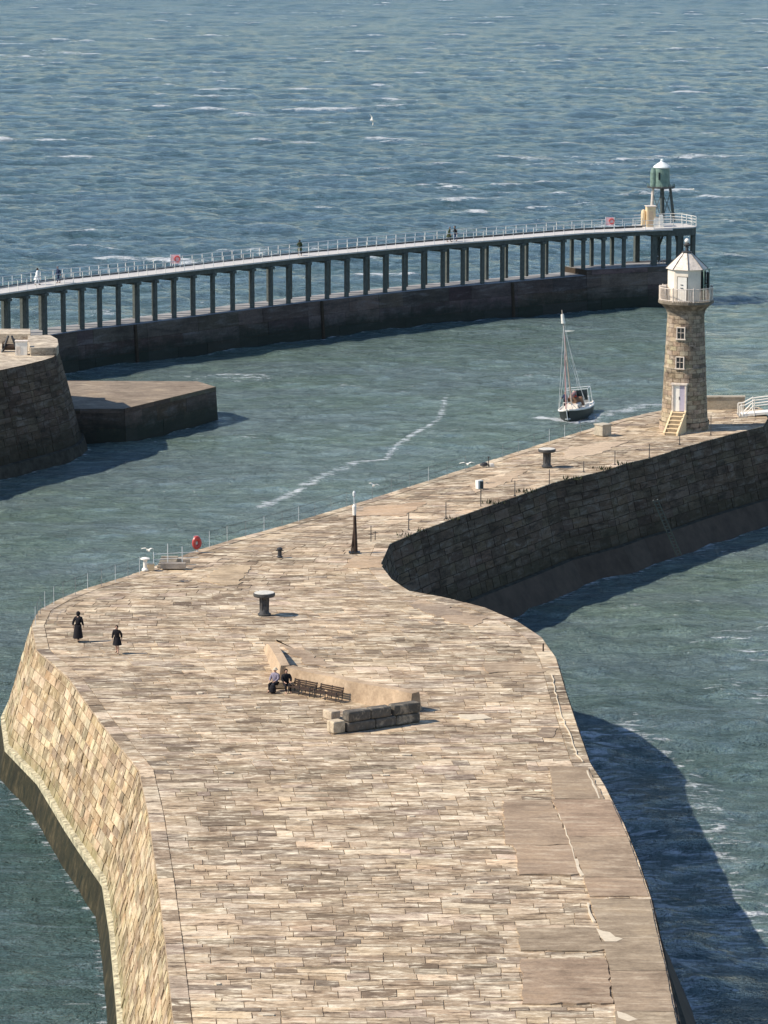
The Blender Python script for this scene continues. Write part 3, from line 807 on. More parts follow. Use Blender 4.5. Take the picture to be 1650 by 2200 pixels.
for zb in (5.05,):
    m = MB(); m.lathe((0, 0, 0), [(rad(zb)+.0, zb-.05), (rad(zb)+.05, zb-.03), (rad(zb)+.05, zb+.05), (rad(zb), zb+.07)], 40, col=(.36, .30, .22)); m.build('string_course', M['tower'], lh, colors=True)
# openings, facing the camera and a little left
def face_frame(t, r, z):   # local matrix: x along the wall, y outward, z up
    return Matrix.Translation((r*math.cos(t), r*math.sin(t), z)) @ Matrix.Rotation(t-math.pi/2, 4, 'Z')
def put(m, mat4): m.v = [tuple(mat4 @ Vector(v)) for v in m.v]; return m
for px, zc in ((1461, 7.9), (1459.5, 5.55)):
    ox = (px-1474)/27.0; t = -math.pi/2+math.asin(ox/rad(zc)); F = face_frame(t, rad(zc), zc)
    fr = put(MB().box((0, .0, .47), (.70, .16, .07)).box((0, .02, -.47), (.80, .24, .09)).box((-.32, 0, 0), (.07, .16, .88)).box((.32, 0, 0), (.07, .16, .88)), F).build('window', M['rust_white'], lh)
    put(MB().box((0, -.02, 0), (.58, .08, .86)), F).build('pane', M['glass'], fr)
    put(MB().box((0, .04, 0), (.03, .05, .84)).box((0, .04, .05), (.56, .05, .03)), F).build('glazing_bar', M['rust_white'], fr)
t = -math.pi/2+math.asin((1459-1474)/27.0/1.8); F = face_frame(t, 1.80, 0)
dr = put(MB().box((-.53, 0, 2.75), (.12, .36, 2.15)).box((.53, 0, 2.75), (.12, .36, 2.15)).box((0, .02, 3.88), (1.34, .42, .13)), F).build('door', M['rust_white'], lh)
put(MB().box((.22, .02, 2.74), (.50, .12, 2.1)), F).build('door_leaf', M['white'], dr)
put(MB().box((-.24, .02, 2.74), (.42, .10, 2.1)), F).build('door_leaf', simple('lilac_grey_paint', (.42, .38, .46), .6, var=.1), dr)
put(MB().box((.0, .09, 2.75), (.04, .04, .25)), F).build('handle', M['dark'], dr)
# steps with side walls
st = MB(); sw = MB(); dirn = Vector((math.cos(t)*.9-.12, math.sin(t), 0)).normalized(); base = F @ Vector((0, .05, 0)); rz_ = math.atan2(dirn.y, dirn.x)-math.pi/2+math.pi
an_ = math.atan2(dirn.y, dirn.x)+math.pi/2
ns = 6
for k in range(ns):
    h = 1.68*(ns-k)/ns; c = base+dirn*(.22+.34*k); st.box((c.x, c.y, h/2-.05), (.95, .34, h-.06), an_)
st.build('stairs', simple('shaded_step_stone', (.26, .20, .13), .9), lh)
for k in range(ns):
    h = 1.68*(ns-k)/ns; c = base+dirn*(.22+.34*k-.02)
    MB().box((c.x, c.y-.03, h-.055), (1.0, .36, .05), an_).build('tread', M['cream'], lh)
for sg in (-1, 1):
    side = Vector((-dirn.y, dirn.x, 0))*sg*.55
    a = base+side; b_ = base+dirn*(.34*ns+.1)+side; w = side.normalized()*.07
    vs = [a-w, a+w, b_+w, b_-w]; vs = [Vector((p.x, p.y, -.02)) for p in vs]+[Vector((p.x, p.y, z)) for p, z in zip(vs, (1.82, 1.82, .22, .22))]
    MB().add(vs, [(3, 2, 1, 0), (4, 5, 6, 7), (0, 1, 5, 4), (1, 2, 6, 5), (2, 3, 7, 6), (3, 0, 4, 7)]).build('stair_wall', M['cream'], lh)
# lantern room: octagon, two white facets to the camera, dark glazing to seaward
RT = 1.50; zf = 10.42; hw = 2.55; cx0 = .02
def oc(r, k, z): a = -math.pi/2+k*math.pi/4; return Vector((cx0+r*math.cos(a), r*math.sin(a), z))
wm = MB(); 
for k in (-3, -2, -1, 0):
    a, b_ = oc(RT, k, zf), oc(RT, k+1, zf); wm.add([a, b_, b_+Vector((0, 0, hw)), a+Vector((0, 0, hw))], [(0, 1, 2, 3)])
k = 4
wm.add([oc(RT, 4, zf), oc(RT, 5, zf), oc(RT, 5, zf+hw), oc(RT, 4, zf+hw)], [(0, 1, 2, 3)])
wm.build('lantern_wall', simple('weathered_cream_white', (.80, .71, .58), .6, var=.14, scale=1.4), lh)
gm = MB()
for k in (1, 2, 3):
    a, b_ = oc(RT+.05, k, zf), oc(RT+.05, k+1, zf); gm.add([a, b_, b_+Vector((0, 0, hw)), a+Vector((0, 0, hw))], [(0, 1, 2, 3)])
gm.build('lantern_glazing', M['glass'], lh)
fm = MB()
for k in (1, 2, 3, 4):
    a = oc(RT+.30, k, zf) if k in (1, 2) else oc(RT+.05, k, zf); fm.tube(a, a+Vector((0, 0, hw-.05)), .05)
for zz in (zf+.05, zf+hw/2, zf+hw-.05):
    fm.path([oc(RT+.30, 1, zz), oc(RT+.30, 2, zz), oc(RT+.05, 3, zz), oc(RT+.05, 4, zz)], .04)
fm.build('glazing_frame', M['green'], lh)
# screen panel standing proud on the seaward side
sp_ = MB(); sp_.box((cx0+1.68, -.25, zf+1.15), (.10, .75, 2.2), .1); sp_.build('dark_screen', M['dark'], lh)
rm = MB(); n8 = 8; vs = [oc(1.68, k, zf+hw-.02) for k in range(8)]+[oc(.42, k, zf+hw+1.28) for k in range(8)]
vs2 = [oc(1.05, k, zf+hw+.66) for k in range(8)]
allv = [oc(1.68, k, zf+hw-.02) for k in range(8)]+[oc(1.10, k, zf+hw+.55) for k in range(8)]+[oc(.30, k, zf+hw+1.3) for k in range(8)]
fs = [(k, (k+1) % 8, 8+(k+1) % 8, 8+k) for k in range(8)]+[(8+k, 8+(k+1) % 8, 16+(k+1) % 8, 16+k) for k in range(8)]+[tuple(range(16, 24)), tuple(range(7, -1, -1))]
roof = rm.add(allv, fs).build('lantern_roof', M['rust_white'], lh)
hm = MB()
for k in range(8): hm.path([oc(1.70, k, zf+hw), oc(1.12, k, zf+hw+.57), oc(.31, k, zf+hw+1.31)], .025)
hm.build('hip', M['iron'], roof)
m = MB(); m.lathe((cx0, 0, zf+hw+1.28), [(.42, 0), (.42, .06), (.14, .10), (.12, .42), (.24, .50), (.28, .62), (.12, .74)], 16); m.build('vent', M['iron'], lh)
m = MB(); m.lathe((cx0, 0, zf+hw+1.98), [(0, 0), (.15, .05), (.21, .19), (.15, .34), (0, .40)], 16); m.build('ball_finial', M['white'], lh, smooth=True)
# door in the left camera facet
a, b_ = oc(RT+.02, -1, zf), oc(RT+.02, 0, zf); mid = (a+b_)/2; d_ = (b_-a).normalized(); ang = math.atan2(d_.y, d_.x)
m = MB(); c = mid+d_*.10; m.box((c.x, c.y, zf+1.0), (.86, .06, 2.0), ang); ld = m.build('lantern_door', M['brown'], lh)
m = MB(); m.box((c.x, c.y-.015, zf+1.0), (.76, .08, 1.92), ang); m.build('leaf', M['white'], ld)
m = MB(); m.box((c.x-.05, c.y-.06, zf+1.35), (.22, .03, .05), ang); m.box((c.x-.05, c.y-.06, zf+1.1), (.22, .03, .05), ang); m.build('notice', M['iron'], ld)
# balcony railing: panel-like balusters
gr = MB(); rr = 2.14
for z_, r_ in ((zf+1.05, .035), (zf+.12, .03)):
    pts = [Vector((rr*math.cos(2*math.pi*k/32), rr*math.sin(2*math.pi*k/32), z_)) for k in range(33)]; gr.path(pts, r_)
rl = gr.build('balcony_rail', M['rust_white'], lh)
bl = MB()
for k in range(80):
    a = 2*math.pi*k/80; p = Vector((rr*math.cos(a), rr*math.sin(a), zf)); bl.tube(p, p+Vector((0, 0, 1.05)), .022, n=5)
bl.build('balusters', M['rust_white'], rl)
for k in range(8):
    a = 2*math.pi*k/8+.2; p = Vector((rr*math.cos(a), rr*math.sin(a), zf)); MB().tube(p, p+Vector((0, 0, 1.15)), .05, n=6).build('standard', M['rust_white'], rl)
m = MB(); p = oc(2.0, -2, zf+1.15); m.box((p.x+.1, p.y-.2, zf+1.12), (.55, .4, .14)); m.box((p.x+.1, p.y-.2, zf+.6), (.5, .35, .9)); m.build('locker', M['rust_white'], lh)

# end parapet behind the lighthouse
pA, pB = P(1515, 881, DECK), P(1600, 880, DECK)
b = empty('parapet_wall', (pA+pB)/2, 'low buff parapet wall at the seaward end of the near pier', 'wall')
m = MB(); L_ = (pB-pA).length; m.box((0, .25, .52), (L_, .5, 1.04), 0, (.42, .36, .27)); bevel(m.build('body', M['conc'], b, colors=True), .04)
m = MB(); m.box((0, .25, 1.08), (L_+.06, .6, .10), 0, (.5, .45, .36)); m.build('coping', M['conc'], b, colors=True)

# white railed bridge leaving the pier at the right
q0 = P(1593, 896, DECK); q0.z = TOP
b = empty('footbridge', q0, 'short arched footbridge with white tubular railings leaving the end of the near pier', 'footbridge')
Lb = 12.0
def arc(x): return .35*math.sin(min(1, max(0, x/Lb))*math.pi)
m = MB()
for k in range(12):
    x0, x1 = Lb*k/12, Lb*(k+1)/12
    z0_, z1_ = arc(x0), arc(x1); w = 1.5
    m.add([(x0, 0, z0_-.05), (x1, 0, z1_-.05), (x1, w, z1_-.05), (x0, w, z0_-.05), (x0, 0, z0_+.12), (x1, 0, z1_+.12), (x1, w, z1_+.12), (x0, w, z0_+.12)],
          [(3, 2, 1, 0), (4, 5, 6, 7), (0, 1, 5, 4), (2, 3, 7, 6)])
m.build('bridge_deck', M['white'], b)
for yy in (0.02, 1.48):
    m = MB()
    for k in range(12):
        x0, x1 = Lb*k/12, Lb*(k+1)/12; f = lambda x: -.25-.75*abs(1-x/(Lb/2))**1.6*0-(.9*(x/Lb) if False else 0)
        m.tube((x0, yy, -.18-.022*x0), (x1, yy, -.18-.022*x1*1.0), .09, n=6)
    m.build('girder', M['rail'], b)
    rl = MB()
    top = [(-.15, yy, .85), (.28, yy, .9), (.95, yy, 1.28)]+[(x, yy, 1.28+arc(x)) for x in (3, 6, 9, 12)]
    rl.path([Vector(p) for p in top], .05, 8)
    rl.path([Vector((.3, yy, .15)), Vector((.95, yy, .82))]+[Vector((x, yy, .82+arc(x))) for x in (3, 6, 9, 12)], .045, 8)
    rr_ = rl.build('railing', M['white'], b)
    for x, h in ((-.15, .85), (.12, .9), (1.05, 1.3), (3, 1.28), (5, 1.28), (7, 1.28), (9, 1.28), (11, 1.28)):
        MB().tube((x, yy, 0), (x, yy, h+arc(x)), .045, n=8).build('post', M['white'], rr_)
m = MB(); m.box((.1, .75, -1.4), (.7, 2.4, 2.8), 0, (.30, .28, .25)); m.build('abutment', M['conc'], b, colors=True)

# ---------------------------------------------------------------- west side: extension base, footbridge, beacon
FRONT = [(-70, 643), (0, 630), (76, 619), (152, 608), (303, 592), (500, 569), (650, 552), (803, 537), (955, 523), (1102, 512), (1253, 500), (1386, 494), (1444, 492)]
Fw = [P(x, y, BR) for x, y in FRONT]
Bx = flat(Fw)
def px_on(px, dy=0):
    """point of the bridge front line seen at column px"""
    for (a, b), (A, B) in zip(zip(FRONT, FRONT[1:]), zip(Bx, Bx[1:])):
        if a[0] <= px <= b[0]:
            lo, hi = 0., 1.
            for _ in range(30):
                t = (lo+hi)/2; p = lerp(A, B, t); q = 825+p.x*FPX/((p.y*cp+(CAM_H-BR)*sp))
                if q < px: lo = t
                else: hi = t
            return lerp(A, B, t), (B-A).normalized()
    A, B = Bx[-2], Bx[-1]; return B, (B-A).normalized()
fdir = lambda t: Vector((-t.y, t.x, 0))      # away from camera
WB = 3.0
ext = empty('breakwater_wall', Bx[5], 'long dark concrete breakwater base carrying the west footbridge', 'breakwater')
ends = Bx+[Bx[-1]+(Bx[-1]-Bx[-2]).normalized()*3.6]
fr = offset_poly(ends, -.75); bk = offset_poly(ends, WB+.8)
fr_b = offset_poly(ends, -1.15)
k_ = min(range(len(Bx)), key=lambda i: abs(FRONT[i][0]-1253))-0
def ext_part(i0, i1, z, name):
    A, B_, C = fr[i0:i1+1], bk[i0:i1+1], fr_b[i0:i1+1]
    m = MB(); m.add([(p.x, p.y, z) for p in A]+[(p.x, p.y, z) for p in B_[::-1]], [tuple(range(len(A)+len(B_)))]); root_build(m, name+'_top', M['base_top'], ext, colors=True, fix=True)
    m = MB(); wall_stones(m, A[::-1], z-.01, C[::-1], -1.5, [(.115, .088, .075), (.10, .078, .068), (.13, .10, .088)], (1.3, 1.6), (4, 9), .05, .015, .2, .0)
    root_build(m, name, M['base'], ext, colors=True)
    m = MB(); wall_faces(m, A[::-1], z, C[::-1], -1.5); m.add([(A[-1].x, A[-1].y, z), (B_[-1].x, B_[-1].y, z), (B_[-1].x, B_[-1].y, -1.5), (C[-1].x, C[-1].y, -1.5)], [(0, 1, 2, 3)])
    m.add([(A[0].x, A[0].y, z), (B_[0].x, B_[0].y, z), (B_[0].x, B_[0].y, -1.5), (C[0].x, C[0].y, -1.5)], [(3, 2, 1, 0)])
    m.add([(p.x, p.y, z) for p in B_]+[(p.x, p.y, -1.5) for p in B_], [(k+1, k, len(B_)+k, len(B_)+k+1) for k in range(len(B_)-1)])
    root_build(m, name+'_core', M['joint_dk'], ext)
M['base_top'] = simple('pale_wet_concrete_top', (.30, .29, .28), .7, var=.3, scale=.6)
ext_part(0, k_, 4.2, 'base_wall'); ext_part(k_, len(ends)-1, 4.85, 'raised_base_wall')
for px in (278, 680, 1092):       # dark movement joints
    p, t = px_on(px); q = p-fdir(t)*.82; MBq = MB(); MBq.tube((q.x, q.y, 4.2), (q.x-fdir(t).x*.35, q.y-fdir(t).y*.35, -.5), .22, n=6); root_build(MBq, 'movement_joint', M['joint_dk'], ext)

fb = empty('pier_footbridge', Bx[5], 'long white railed footbridge on concrete columns along the far breakwater', 'footbridge')
# deck and edge beams
endd = Bx[:-1]+[px_on(1444)[0]]
D0 = offset_poly(Bx, -.25); D1 = offset_poly(Bx, WB+.25)
def strip_box(A, B_, z0, z1, name, mat):
    m = MB(); n = len(A); vs = []
    for a, b_ in zip(A, B_): vs += [(a.x, a.y, z0), (b_.x, b_.y, z0), (b_.x, b_.y, z1), (a.x, a.y, z1)]
    fs = [(i*4+j, i*4+(j+1) % 4, i*4+4+(j+1) % 4, i*4+4+j) for i in range(n-1) for j in range(4)]+[(3, 2, 1, 0), tuple(n*4-4+j for j in range(4))]
    m.add(vs, fs); return root_build(m, name, mat, fb, fix=True)
strip_box(D0, D1, BR-.16, BR, 'bridge_deck', M['bdeck'])
for off, nm in ((.0, 'edge_beam'), (WB-.25, 'edge_beam')):
    strip_box(offset_poly(Bx, off), offset_poly(Bx, off+.3), BR-.66, BR-.163, nm, M['steel'])
strip_box(offset_poly(Bx, WB-.1), offset_poly(Bx, WB+.05), BR+.002, BR+.20, 'kerb', M['dark'])
# columns in pairs
COLS = [-24, 17, 56, 96, 136, 176, 214, 254, 295, 333, 374, 415, 457, 500, 542, 582, 620, 662, 703, 745, 786, 828, 869, 910, 952, 995, 1037, 1080, 1123, 1167, 1210, 1254, 1297, 1341]
for i, px in enumerate(COLS):
    p, t = px_on(px); n = fdir(t); rz = math.atan2(t.y, t.x); zb = 4.2 if px < 1240 else 4.85
    for off in (.05, WB+.05):
        c = p+n*off; m = MB(); m.box((c.x, c.y, (zb+BR-.66)/2), (.38, .38, BR-.66-zb), rz)
        root_build(m, 'column', M['steel'], fb)
    c = p+n*(WB/2); m = MB(); m.box((c.x, c.y, BR-.80), (.62, WB+.6, .28), rz, top=1.0)
    for o_ in (.05, WB+.05):
        k0 = p+n*o_
        for sg in (-1, 1): m.tube((k0.x+t.x*sg*.12, k0.y+t.y*sg*.12, BR-1.35), (k0.x+t.x*sg*.36, k0.y+t.y*sg*.36, BR-.70), .05, n=5)
    root_build(m, 'crosshead', M['steel'], fb)
# railings
for off, nm in ((-.12, 'railing'), (WB+.08, 'railing')):
    line = offset_poly(Bx, off)
    m = MB()
    for z in (1.12, .60): m.path([Vector((p.x, p.y, BR+z)) for p in line], .03, 5)
    rl = root_build(m, nm, M['rail'], fb)
    pos = []; xs = COLS+[1386, 1421]
    for a, b_ in zip(xs, xs[1:]): pos += [a, (a+b_)/2]
    for px in pos:
        p, t = px_on(px); q = p+fdir(t)*off; mm = MB(); mm.tube((0, 0, -.02), (0, 0, 1.14), .045, .04, 6)
        o = mm.build('post', M['white'] if random.random() < .8 else M['rail'], rl); o.location = (q.x-fb.location.x, q.y-fb.location.y, BR)

# head platform
pe, te = px_on(1386); HC = P(1438, 490, BR); HC = Vector((HC.x, HC.y+1.2, 0))
hd = empty('beacon_platform', (HC.x, HC.y, 4.85), 'wide dark framed platform on columns at the seaward end of the far footbridge', 'platform')
rot = math.atan2(te.y, te.x)
def hq(a, b_, z=0): return Vector((HC.x+a*math.cos(rot)-b_*math.sin(rot), HC.y+a*math.sin(rot)+b_*math.cos(rot), z))
oct_ = [(-3.0, -1.7), (2.2, -1.9), (3.2, -1.0), (3.2, 2.6), (2.2, 3.6), (-3.0, 3.4)]
m = MB(); m.prism([tuple(hq(a, b_)[:2]) for a, b_ in oct_], BR-.9, BR-.05); root_build(m, 'platform_beam', M['steel'], hd)
m = MB(); m.prism([tuple(hq(a*1.03, b_*1.05)[:2]) for a, b_ in oct_], BR-.05, BR+.09); root_build(m, 'platform_deck', M['bdeck'], hd)
for a, b_ in ((-2.7, -1.4), (-.75, -1.5), (.6, -1.5), (2.9, -.8), (2.9, 2.2), (-2.7, 3.0), (.3, 3.2), (-.75, 1.6)):
    c = hq(a, b_); m = MB(); m.box((c.x, c.y, (4.85+BR-.9)/2), (.62 if a < -2 else .46, .5, BR-.9-4.85), rot); root_build(m, 'column', M['steel'], hd)
for a0_, a1_ in ((-.9, -2.0), (-.55, -1.6), (1.1, 1.9)):
    m = MB(); m.tube(hq(a0_, .3, BR-.9), hq(a1_, .3, 5.6 if a0_ < 0 else 4.9), .12, n=8); root_build(m, 'brace', M['steel'], hd)
m = MB(); c = hq(-1.75, .1)
m.path([hq(-2.4, .1, 4.9), hq(-1.8, .1, 5.7), hq(-1.2, .1, 4.9), hq(-.8, .1, 5.5), hq(-.6, .1, 4.9)], .05); m.tube(hq(-2.4, .1, 5.75), hq(-1.3, .1, 5.75), .06); root_build(m, 'lattice', M['rail'], hd)
# base block under the platform
m = MB(); m.prism([tuple(hq(a, b_)[:2]) for a, b_ in [(-3.6, -2.15), (2.6, -2.3), (3.6, -1.2), (3.6, 2.8), (2.4, 4.0), (-3.6, 4.0)]], -1.5, 4.83, (.085, .08, .078)); root_build(m, 'platform_base', M['base'], hd, colors=True)
line = [hq(a, b_) for a, b_ in [(-2.9, -1.75), (2.2, -1.9), (3.2, -1.0), (3.2, 2.6), (2.2, 3.55), (-2.9, 3.4)]]
m = MB()
for z in (1.15, .8, .45): m.path([Vector((p.x, p.y, BR+.09+z)) for p in line], .032, 5)
rl = root_build(m, 'railing', M['white'], hd)
for a, b_ in zip(line, line[1:]):
    n = max(1, int((b_-a).length/1.1))
    for i in range(n):
        q = lerp(a, b_, i/n); mm = MB(); mm.tube((0, 0, 0), (0, 0, 1.17), .04, n=6); o = mm.build('post', M['white'], rl); o.location = (q.x-hd.location.x, q.y-hd.location.y, BR+.09-4.85)

BC = P(1420, 478, BR); GZ = BR+.09
bc = empty('green_beacon', (BC.x, BC.y, GZ), 'green drum shaped harbour light with white conical roof on tall dark legs', 'beacon')
for (x0, y0, x1, y1, mt) in ((-1.25, -.6, -1.05, -.5, 'rust_white'), (.05, -.9, -.05, -.7, 'steel'), (.32, .9, .22, .7, 'steel'), (1.55, -.2, 1.05, -.2, 'steel')):
    m = MB(); m.tube((x0, y0, 0), (x1, y1, 4.15), .20, .16, 8); m.build('leg', M['steel'] if mt == 'steel' else M['rust_white'], bc)
m = MB()
for a_, b_ in (((-1.2, -.6, .3), (.0, -.85, 3.6)), ((.0, -.9, .3), (-1.1, -.55, 3.6)), ((.1, -.9, .3), (1.1, -.25, 3.7)), ((1.5, -.2, .3), (.0, -.75, 3.7))): m.tube(a_, b_, .045, n=6)
m.build('bracing', M['steel'], bc)
m = MB(); m.lathe((-.05, 0, 4.1), [(1.35, 0), (1.72, .06), (1.72, .20), (1.2, .22)], 20); m.build('gallery', M['iron'], bc)
m = MB()
for k in range(16):
    a = k*math.pi/8; m.tube((-.05+1.66*math.cos(a), 1.66*math.sin(a), 4.3), (-.05+1.66*math.cos(a), 1.66*math.sin(a), 4.62), .035, n=5)
m.build('gallery_rail', M['green'], bc)
m = MB(); m.lathe((-.02, 0, 4.3), [(1.04, 0), (1.02, 1.3), (.98, 2.35), (0, 2.36)], 28); m.build('drum', M['green'], bc, smooth=False)
m = MB(); m.lathe((-.98, -.35, 4.3), [(.42, 0), (.40, 1.7), (.30, 2.2), (0, 2.25)], 14); m.build('side_turret', M['green'], bc)
m = MB(); m.box((-.35, -1.05, 5.6), (.18, .12, .9), .2); m.build('slot_window', M['glass'], bc)
m = MB(); m.lathe((.02, 0, 6.62), [(1.0, -.1), (1.08, 0), (.98, .14), (.45, .52), (.20, .66), (.16, .78), (.22, .86), (0, 1.02)], 24); m.build('roof', M['roofwhite'], bc)
# cream cabin and white cabinet
c0 = P(1394, 489, BR); cb = empty('equipment_cabin', (c0.x, c0.y+.6, GZ), 'tall cream painted cabin beside the legs of the green harbour light', 'cabin')
m = MB(); m.box((.22, 0, 1.2), (1.05, 1.2, 2.4), .12); bevel(m.build('body', M['cream'], cb), .03)
m = MB(); m.box((.22, 0, 2.44), (1.25, 1.4, .08), .12); m.build('roof', M['rust_white'], cb)
m = MB(); m.lathe((-.62, .0, 0), [(.30, 0), (.30, 1.6), (.20, 1.95), (0, 2.05)], 14); m.build('tank', M['cream'], cb)
m = MB(); m.box((.22, -.61, 1.0), (.55, .06, 1.7), .12); m.build('door', M['tan'], cb)
c1 = P(1415, 489, BR); cb = empty('white_cabinet', (c1.x, c1.y+.4, GZ), 'low white cabinet between the cream cabin and the platform railing', 'cabinet')
m = MB(); m.box((-.05, 0, .55), (1.0, .7, 1.1), .1); bevel(m.build('body', M['white'], cb), .03)
m = MB(); m.box((.30, -.1, .7), (.42, .6, 1.4), .1); bevel(m.build('side_unit', M['white'], cb), .02)
m = MB(); m.box((-.05, 0, 1.13), (1.08, .78, .06), .1); m.build('lid', M['rust_white'], cb)
# lifebuoy stations on the footbridge
for (px, lab, sc) in ((418, 'pink and red lifebuoy board on the far footbridge, left half', 1.0), (1335, 'pink and red lifebuoy board on the far footbridge beside the green harbour light', 1.0), (2, 'red lifebuoy board at the left end of the far footbridge', .9)):
    p, t = px_on(px); q = p+fdir(t)*(WB-.25)
    b = empty('lifebuoy_board', (q.x, q.y, BR), lab, 'lifebuoy', 0, 'lifebuoy boards on the far footbridge')
    m = MB(); m.box((-.15, .05, .9), (1.0, .06, .95)); m.build('board', M['pink'], b)
    m = MB(); m.tube((-.6, .05, 0), (-.6, .05, 1.4), .05); m.build('post', M['rail'], b)
    m = MB(); m.tube((.42, .05, 0), (.42, .05, 1.4), .05); m.build('post', M['rail'], b)
    m = MB(); m.ring((.12, -.03, .92), .28, .07, 'Y'); m.build('ring', M['red'], b)

# ---------------------------------------------------------------- west pierhead and low block
WZ = 9.0
wpx = [(-420, 905), (-150, 830), (0, 795), (52, 784), (92, 774), (114, 767), (126, 757), (124, 745), (108, 735), (70, 727), (0, 722), (-200, 722), (-420, 735)]
Wf = flat([P(x, y, WZ) for x, y in wpx])
Wt = Wf[::-1]+[Wf[-1]]
def closed_offset(ps, d):
    n = len(ps); out = []
    for i in range(n):
        a, p, b_ = ps[i-1], ps[i], ps[(i+1) % n]
        t0 = (p-a).normalized(); t1 = (b_-p).normalized(); nn = (Vector((t0.y, -t0.x, 0))+Vector((t1.y, -t1.x, 0))).normalized()
        k = 1/max(.5, nn.dot(Vector((t0.y, -t0.x, 0)))); out.append(p+nn*d*k)
    return out
area = sum(a.x*b_.y-b_.x*a.y for a, b_ in zip(Wf, Wf[1:]+Wf[:1]))
ring_ = Wf if area > 0 else Wf[::-1]           # counter clockwise
wp = empty('stone_pierhead', (ring_[3].x, ring_[3].y, 0), 'dark rounded stone pierhead in shade at the left edge with sunlit paving on top', 'pier')
o1, o2, o3 = closed_offset(ring_, 1.9), closed_offset(ring_, 2.2), closed_offset(ring_, 3.0)
def loop(ps): return (ps+[ps[0]])[::-1]
m = MB(); m.add([(p.x, p.y, WZ) for p in ring_], [tuple(range(len(ring_)))], (.5, .42, .32)); root_build(m, 'deck', M['deck'], wp, colors=True)
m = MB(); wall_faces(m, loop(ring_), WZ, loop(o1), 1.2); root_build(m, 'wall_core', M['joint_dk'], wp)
m = MB(); wall_stones(m, loop(ring_), WZ-.02, loop(o1), 1.2, PAL_SHADE, (.45, .8), (.9, 2.2), .06, .012, .14); root_build(m, 'wall', M['wall_shade'], wp, colors=True)
m = MB(); wall_faces(m, loop(o1), 1.2, loop(o2), 1.1); wall_faces(m, loop(o2), 1.1, loop(o3), -1.5); root_build(m, 'footing', M['ledge_dk'], wp)
# raised parapet blocks round the head
m = MB()
m.prism([tuple(P(x, y, WZ)[:2]) for x, y in ((66, 765), (122, 763), (126, 757), (124, 745), (108, 736), (60, 738), (60, 750))], WZ-.1, WZ+.72, (.55, .47, .36)); bevel(root_build(m, 'parapet', M['deck'], wp, colors=True), .04)
m = MB()
m.prism([tuple(P(x, y, WZ)[:2]) for x, y in ((-80, 738), (66, 738), (66, 727), (-80, 727))], WZ-.1, WZ+.9, (.5, .42, .32)); bevel(root_build(m, 'parapet', M['deck'], wp, colors=True), .04)
b = empty('white_hut', P(48, 763, WZ), 'small white box with a recessed door against the parapet of the left pierhead', 'hut')
m = MB(); m.box((-.1, .3, .6), (1.05, .8, 1.2), .05); m.build('body', M['white'], b)
m = MB(); m.box((-.35, -.12, .45), (.35, .06, .7), .05); m.build('door', M['rust_white'], b)
m = MB(); m.box((-.1, .3, 1.24), (1.15, .9, .07), .05); m.build('roof', M['rust_white'], b)
b = empty('winch', P(22, 756, WZ), 'dark iron winch frame standing on the left pierhead', 'winch')
m = MB()
for sx_ in (-.5, .5): m.tube((sx_*1.4, -.4, 0), (sx_*.3, 0, 1.45), .10); m.tube((sx_*1.4, .5, 0), (sx_*.3, 0, 1.45), .10)
m.build('frame', M['dark'], b)
m = MB(); m.tube((-.6, 0, .45), (.7, 0, .45), .28, n=14); m.tube((-.7, 0, .45), (-.62, 0, .45), .42, n=14); m.tube((.7, 0, .45), (.78, 0, .45), .42, n=14); m.build('drum', M['brown'], b)
m = MB(); m.tube((.1, 0, 1.4), (.75, -.3, .9), .05); m.build('handle', M['dark'], b)

LZ = 3.3
bpx = [(60, 880), (267, 878), (463, 831), (424, 819), (120, 818), (40, 840)]
ring2 = flat([P(x, y, LZ) for x, y in bpx]); a2 = sum(a.x*b_.y-b_.x*a.y for a, b_ in zip(ring2, ring2[1:]+ring2[:1]))
if a2 < 0: ring2 = ring2[::-1]
lb = empty('landing_block', (ring2[0].x, ring2[0].y, 0), 'low flat topped concrete block projecting from the foot of the left pierhead', 'breakwater')
m = MB(); m.add([(p.x, p.y, LZ) for p in ring2], [tuple(range(len(ring2)))], (.26, .205, .15)); root_build(m, 'top', M['conc'], lb, colors=True)
oo = closed_offset(ring2, .25)
m = MB(); wall_faces(m, loop(ring2), LZ, loop(oo), -1.5); root_build(m, 'side_core', M['joint_dk'], lb)
m = MB(); wall_stones(m, loop(ring2), LZ-.01, loop(oo), -1.5, [(.12, .09, .065), (.10, .076, .058), (.135, .105, .078)], (1.2, 1.7), (2.5, 6), .05, .015, .2, 0); root_build(m, 'side', M['base'], lb, colors=True)

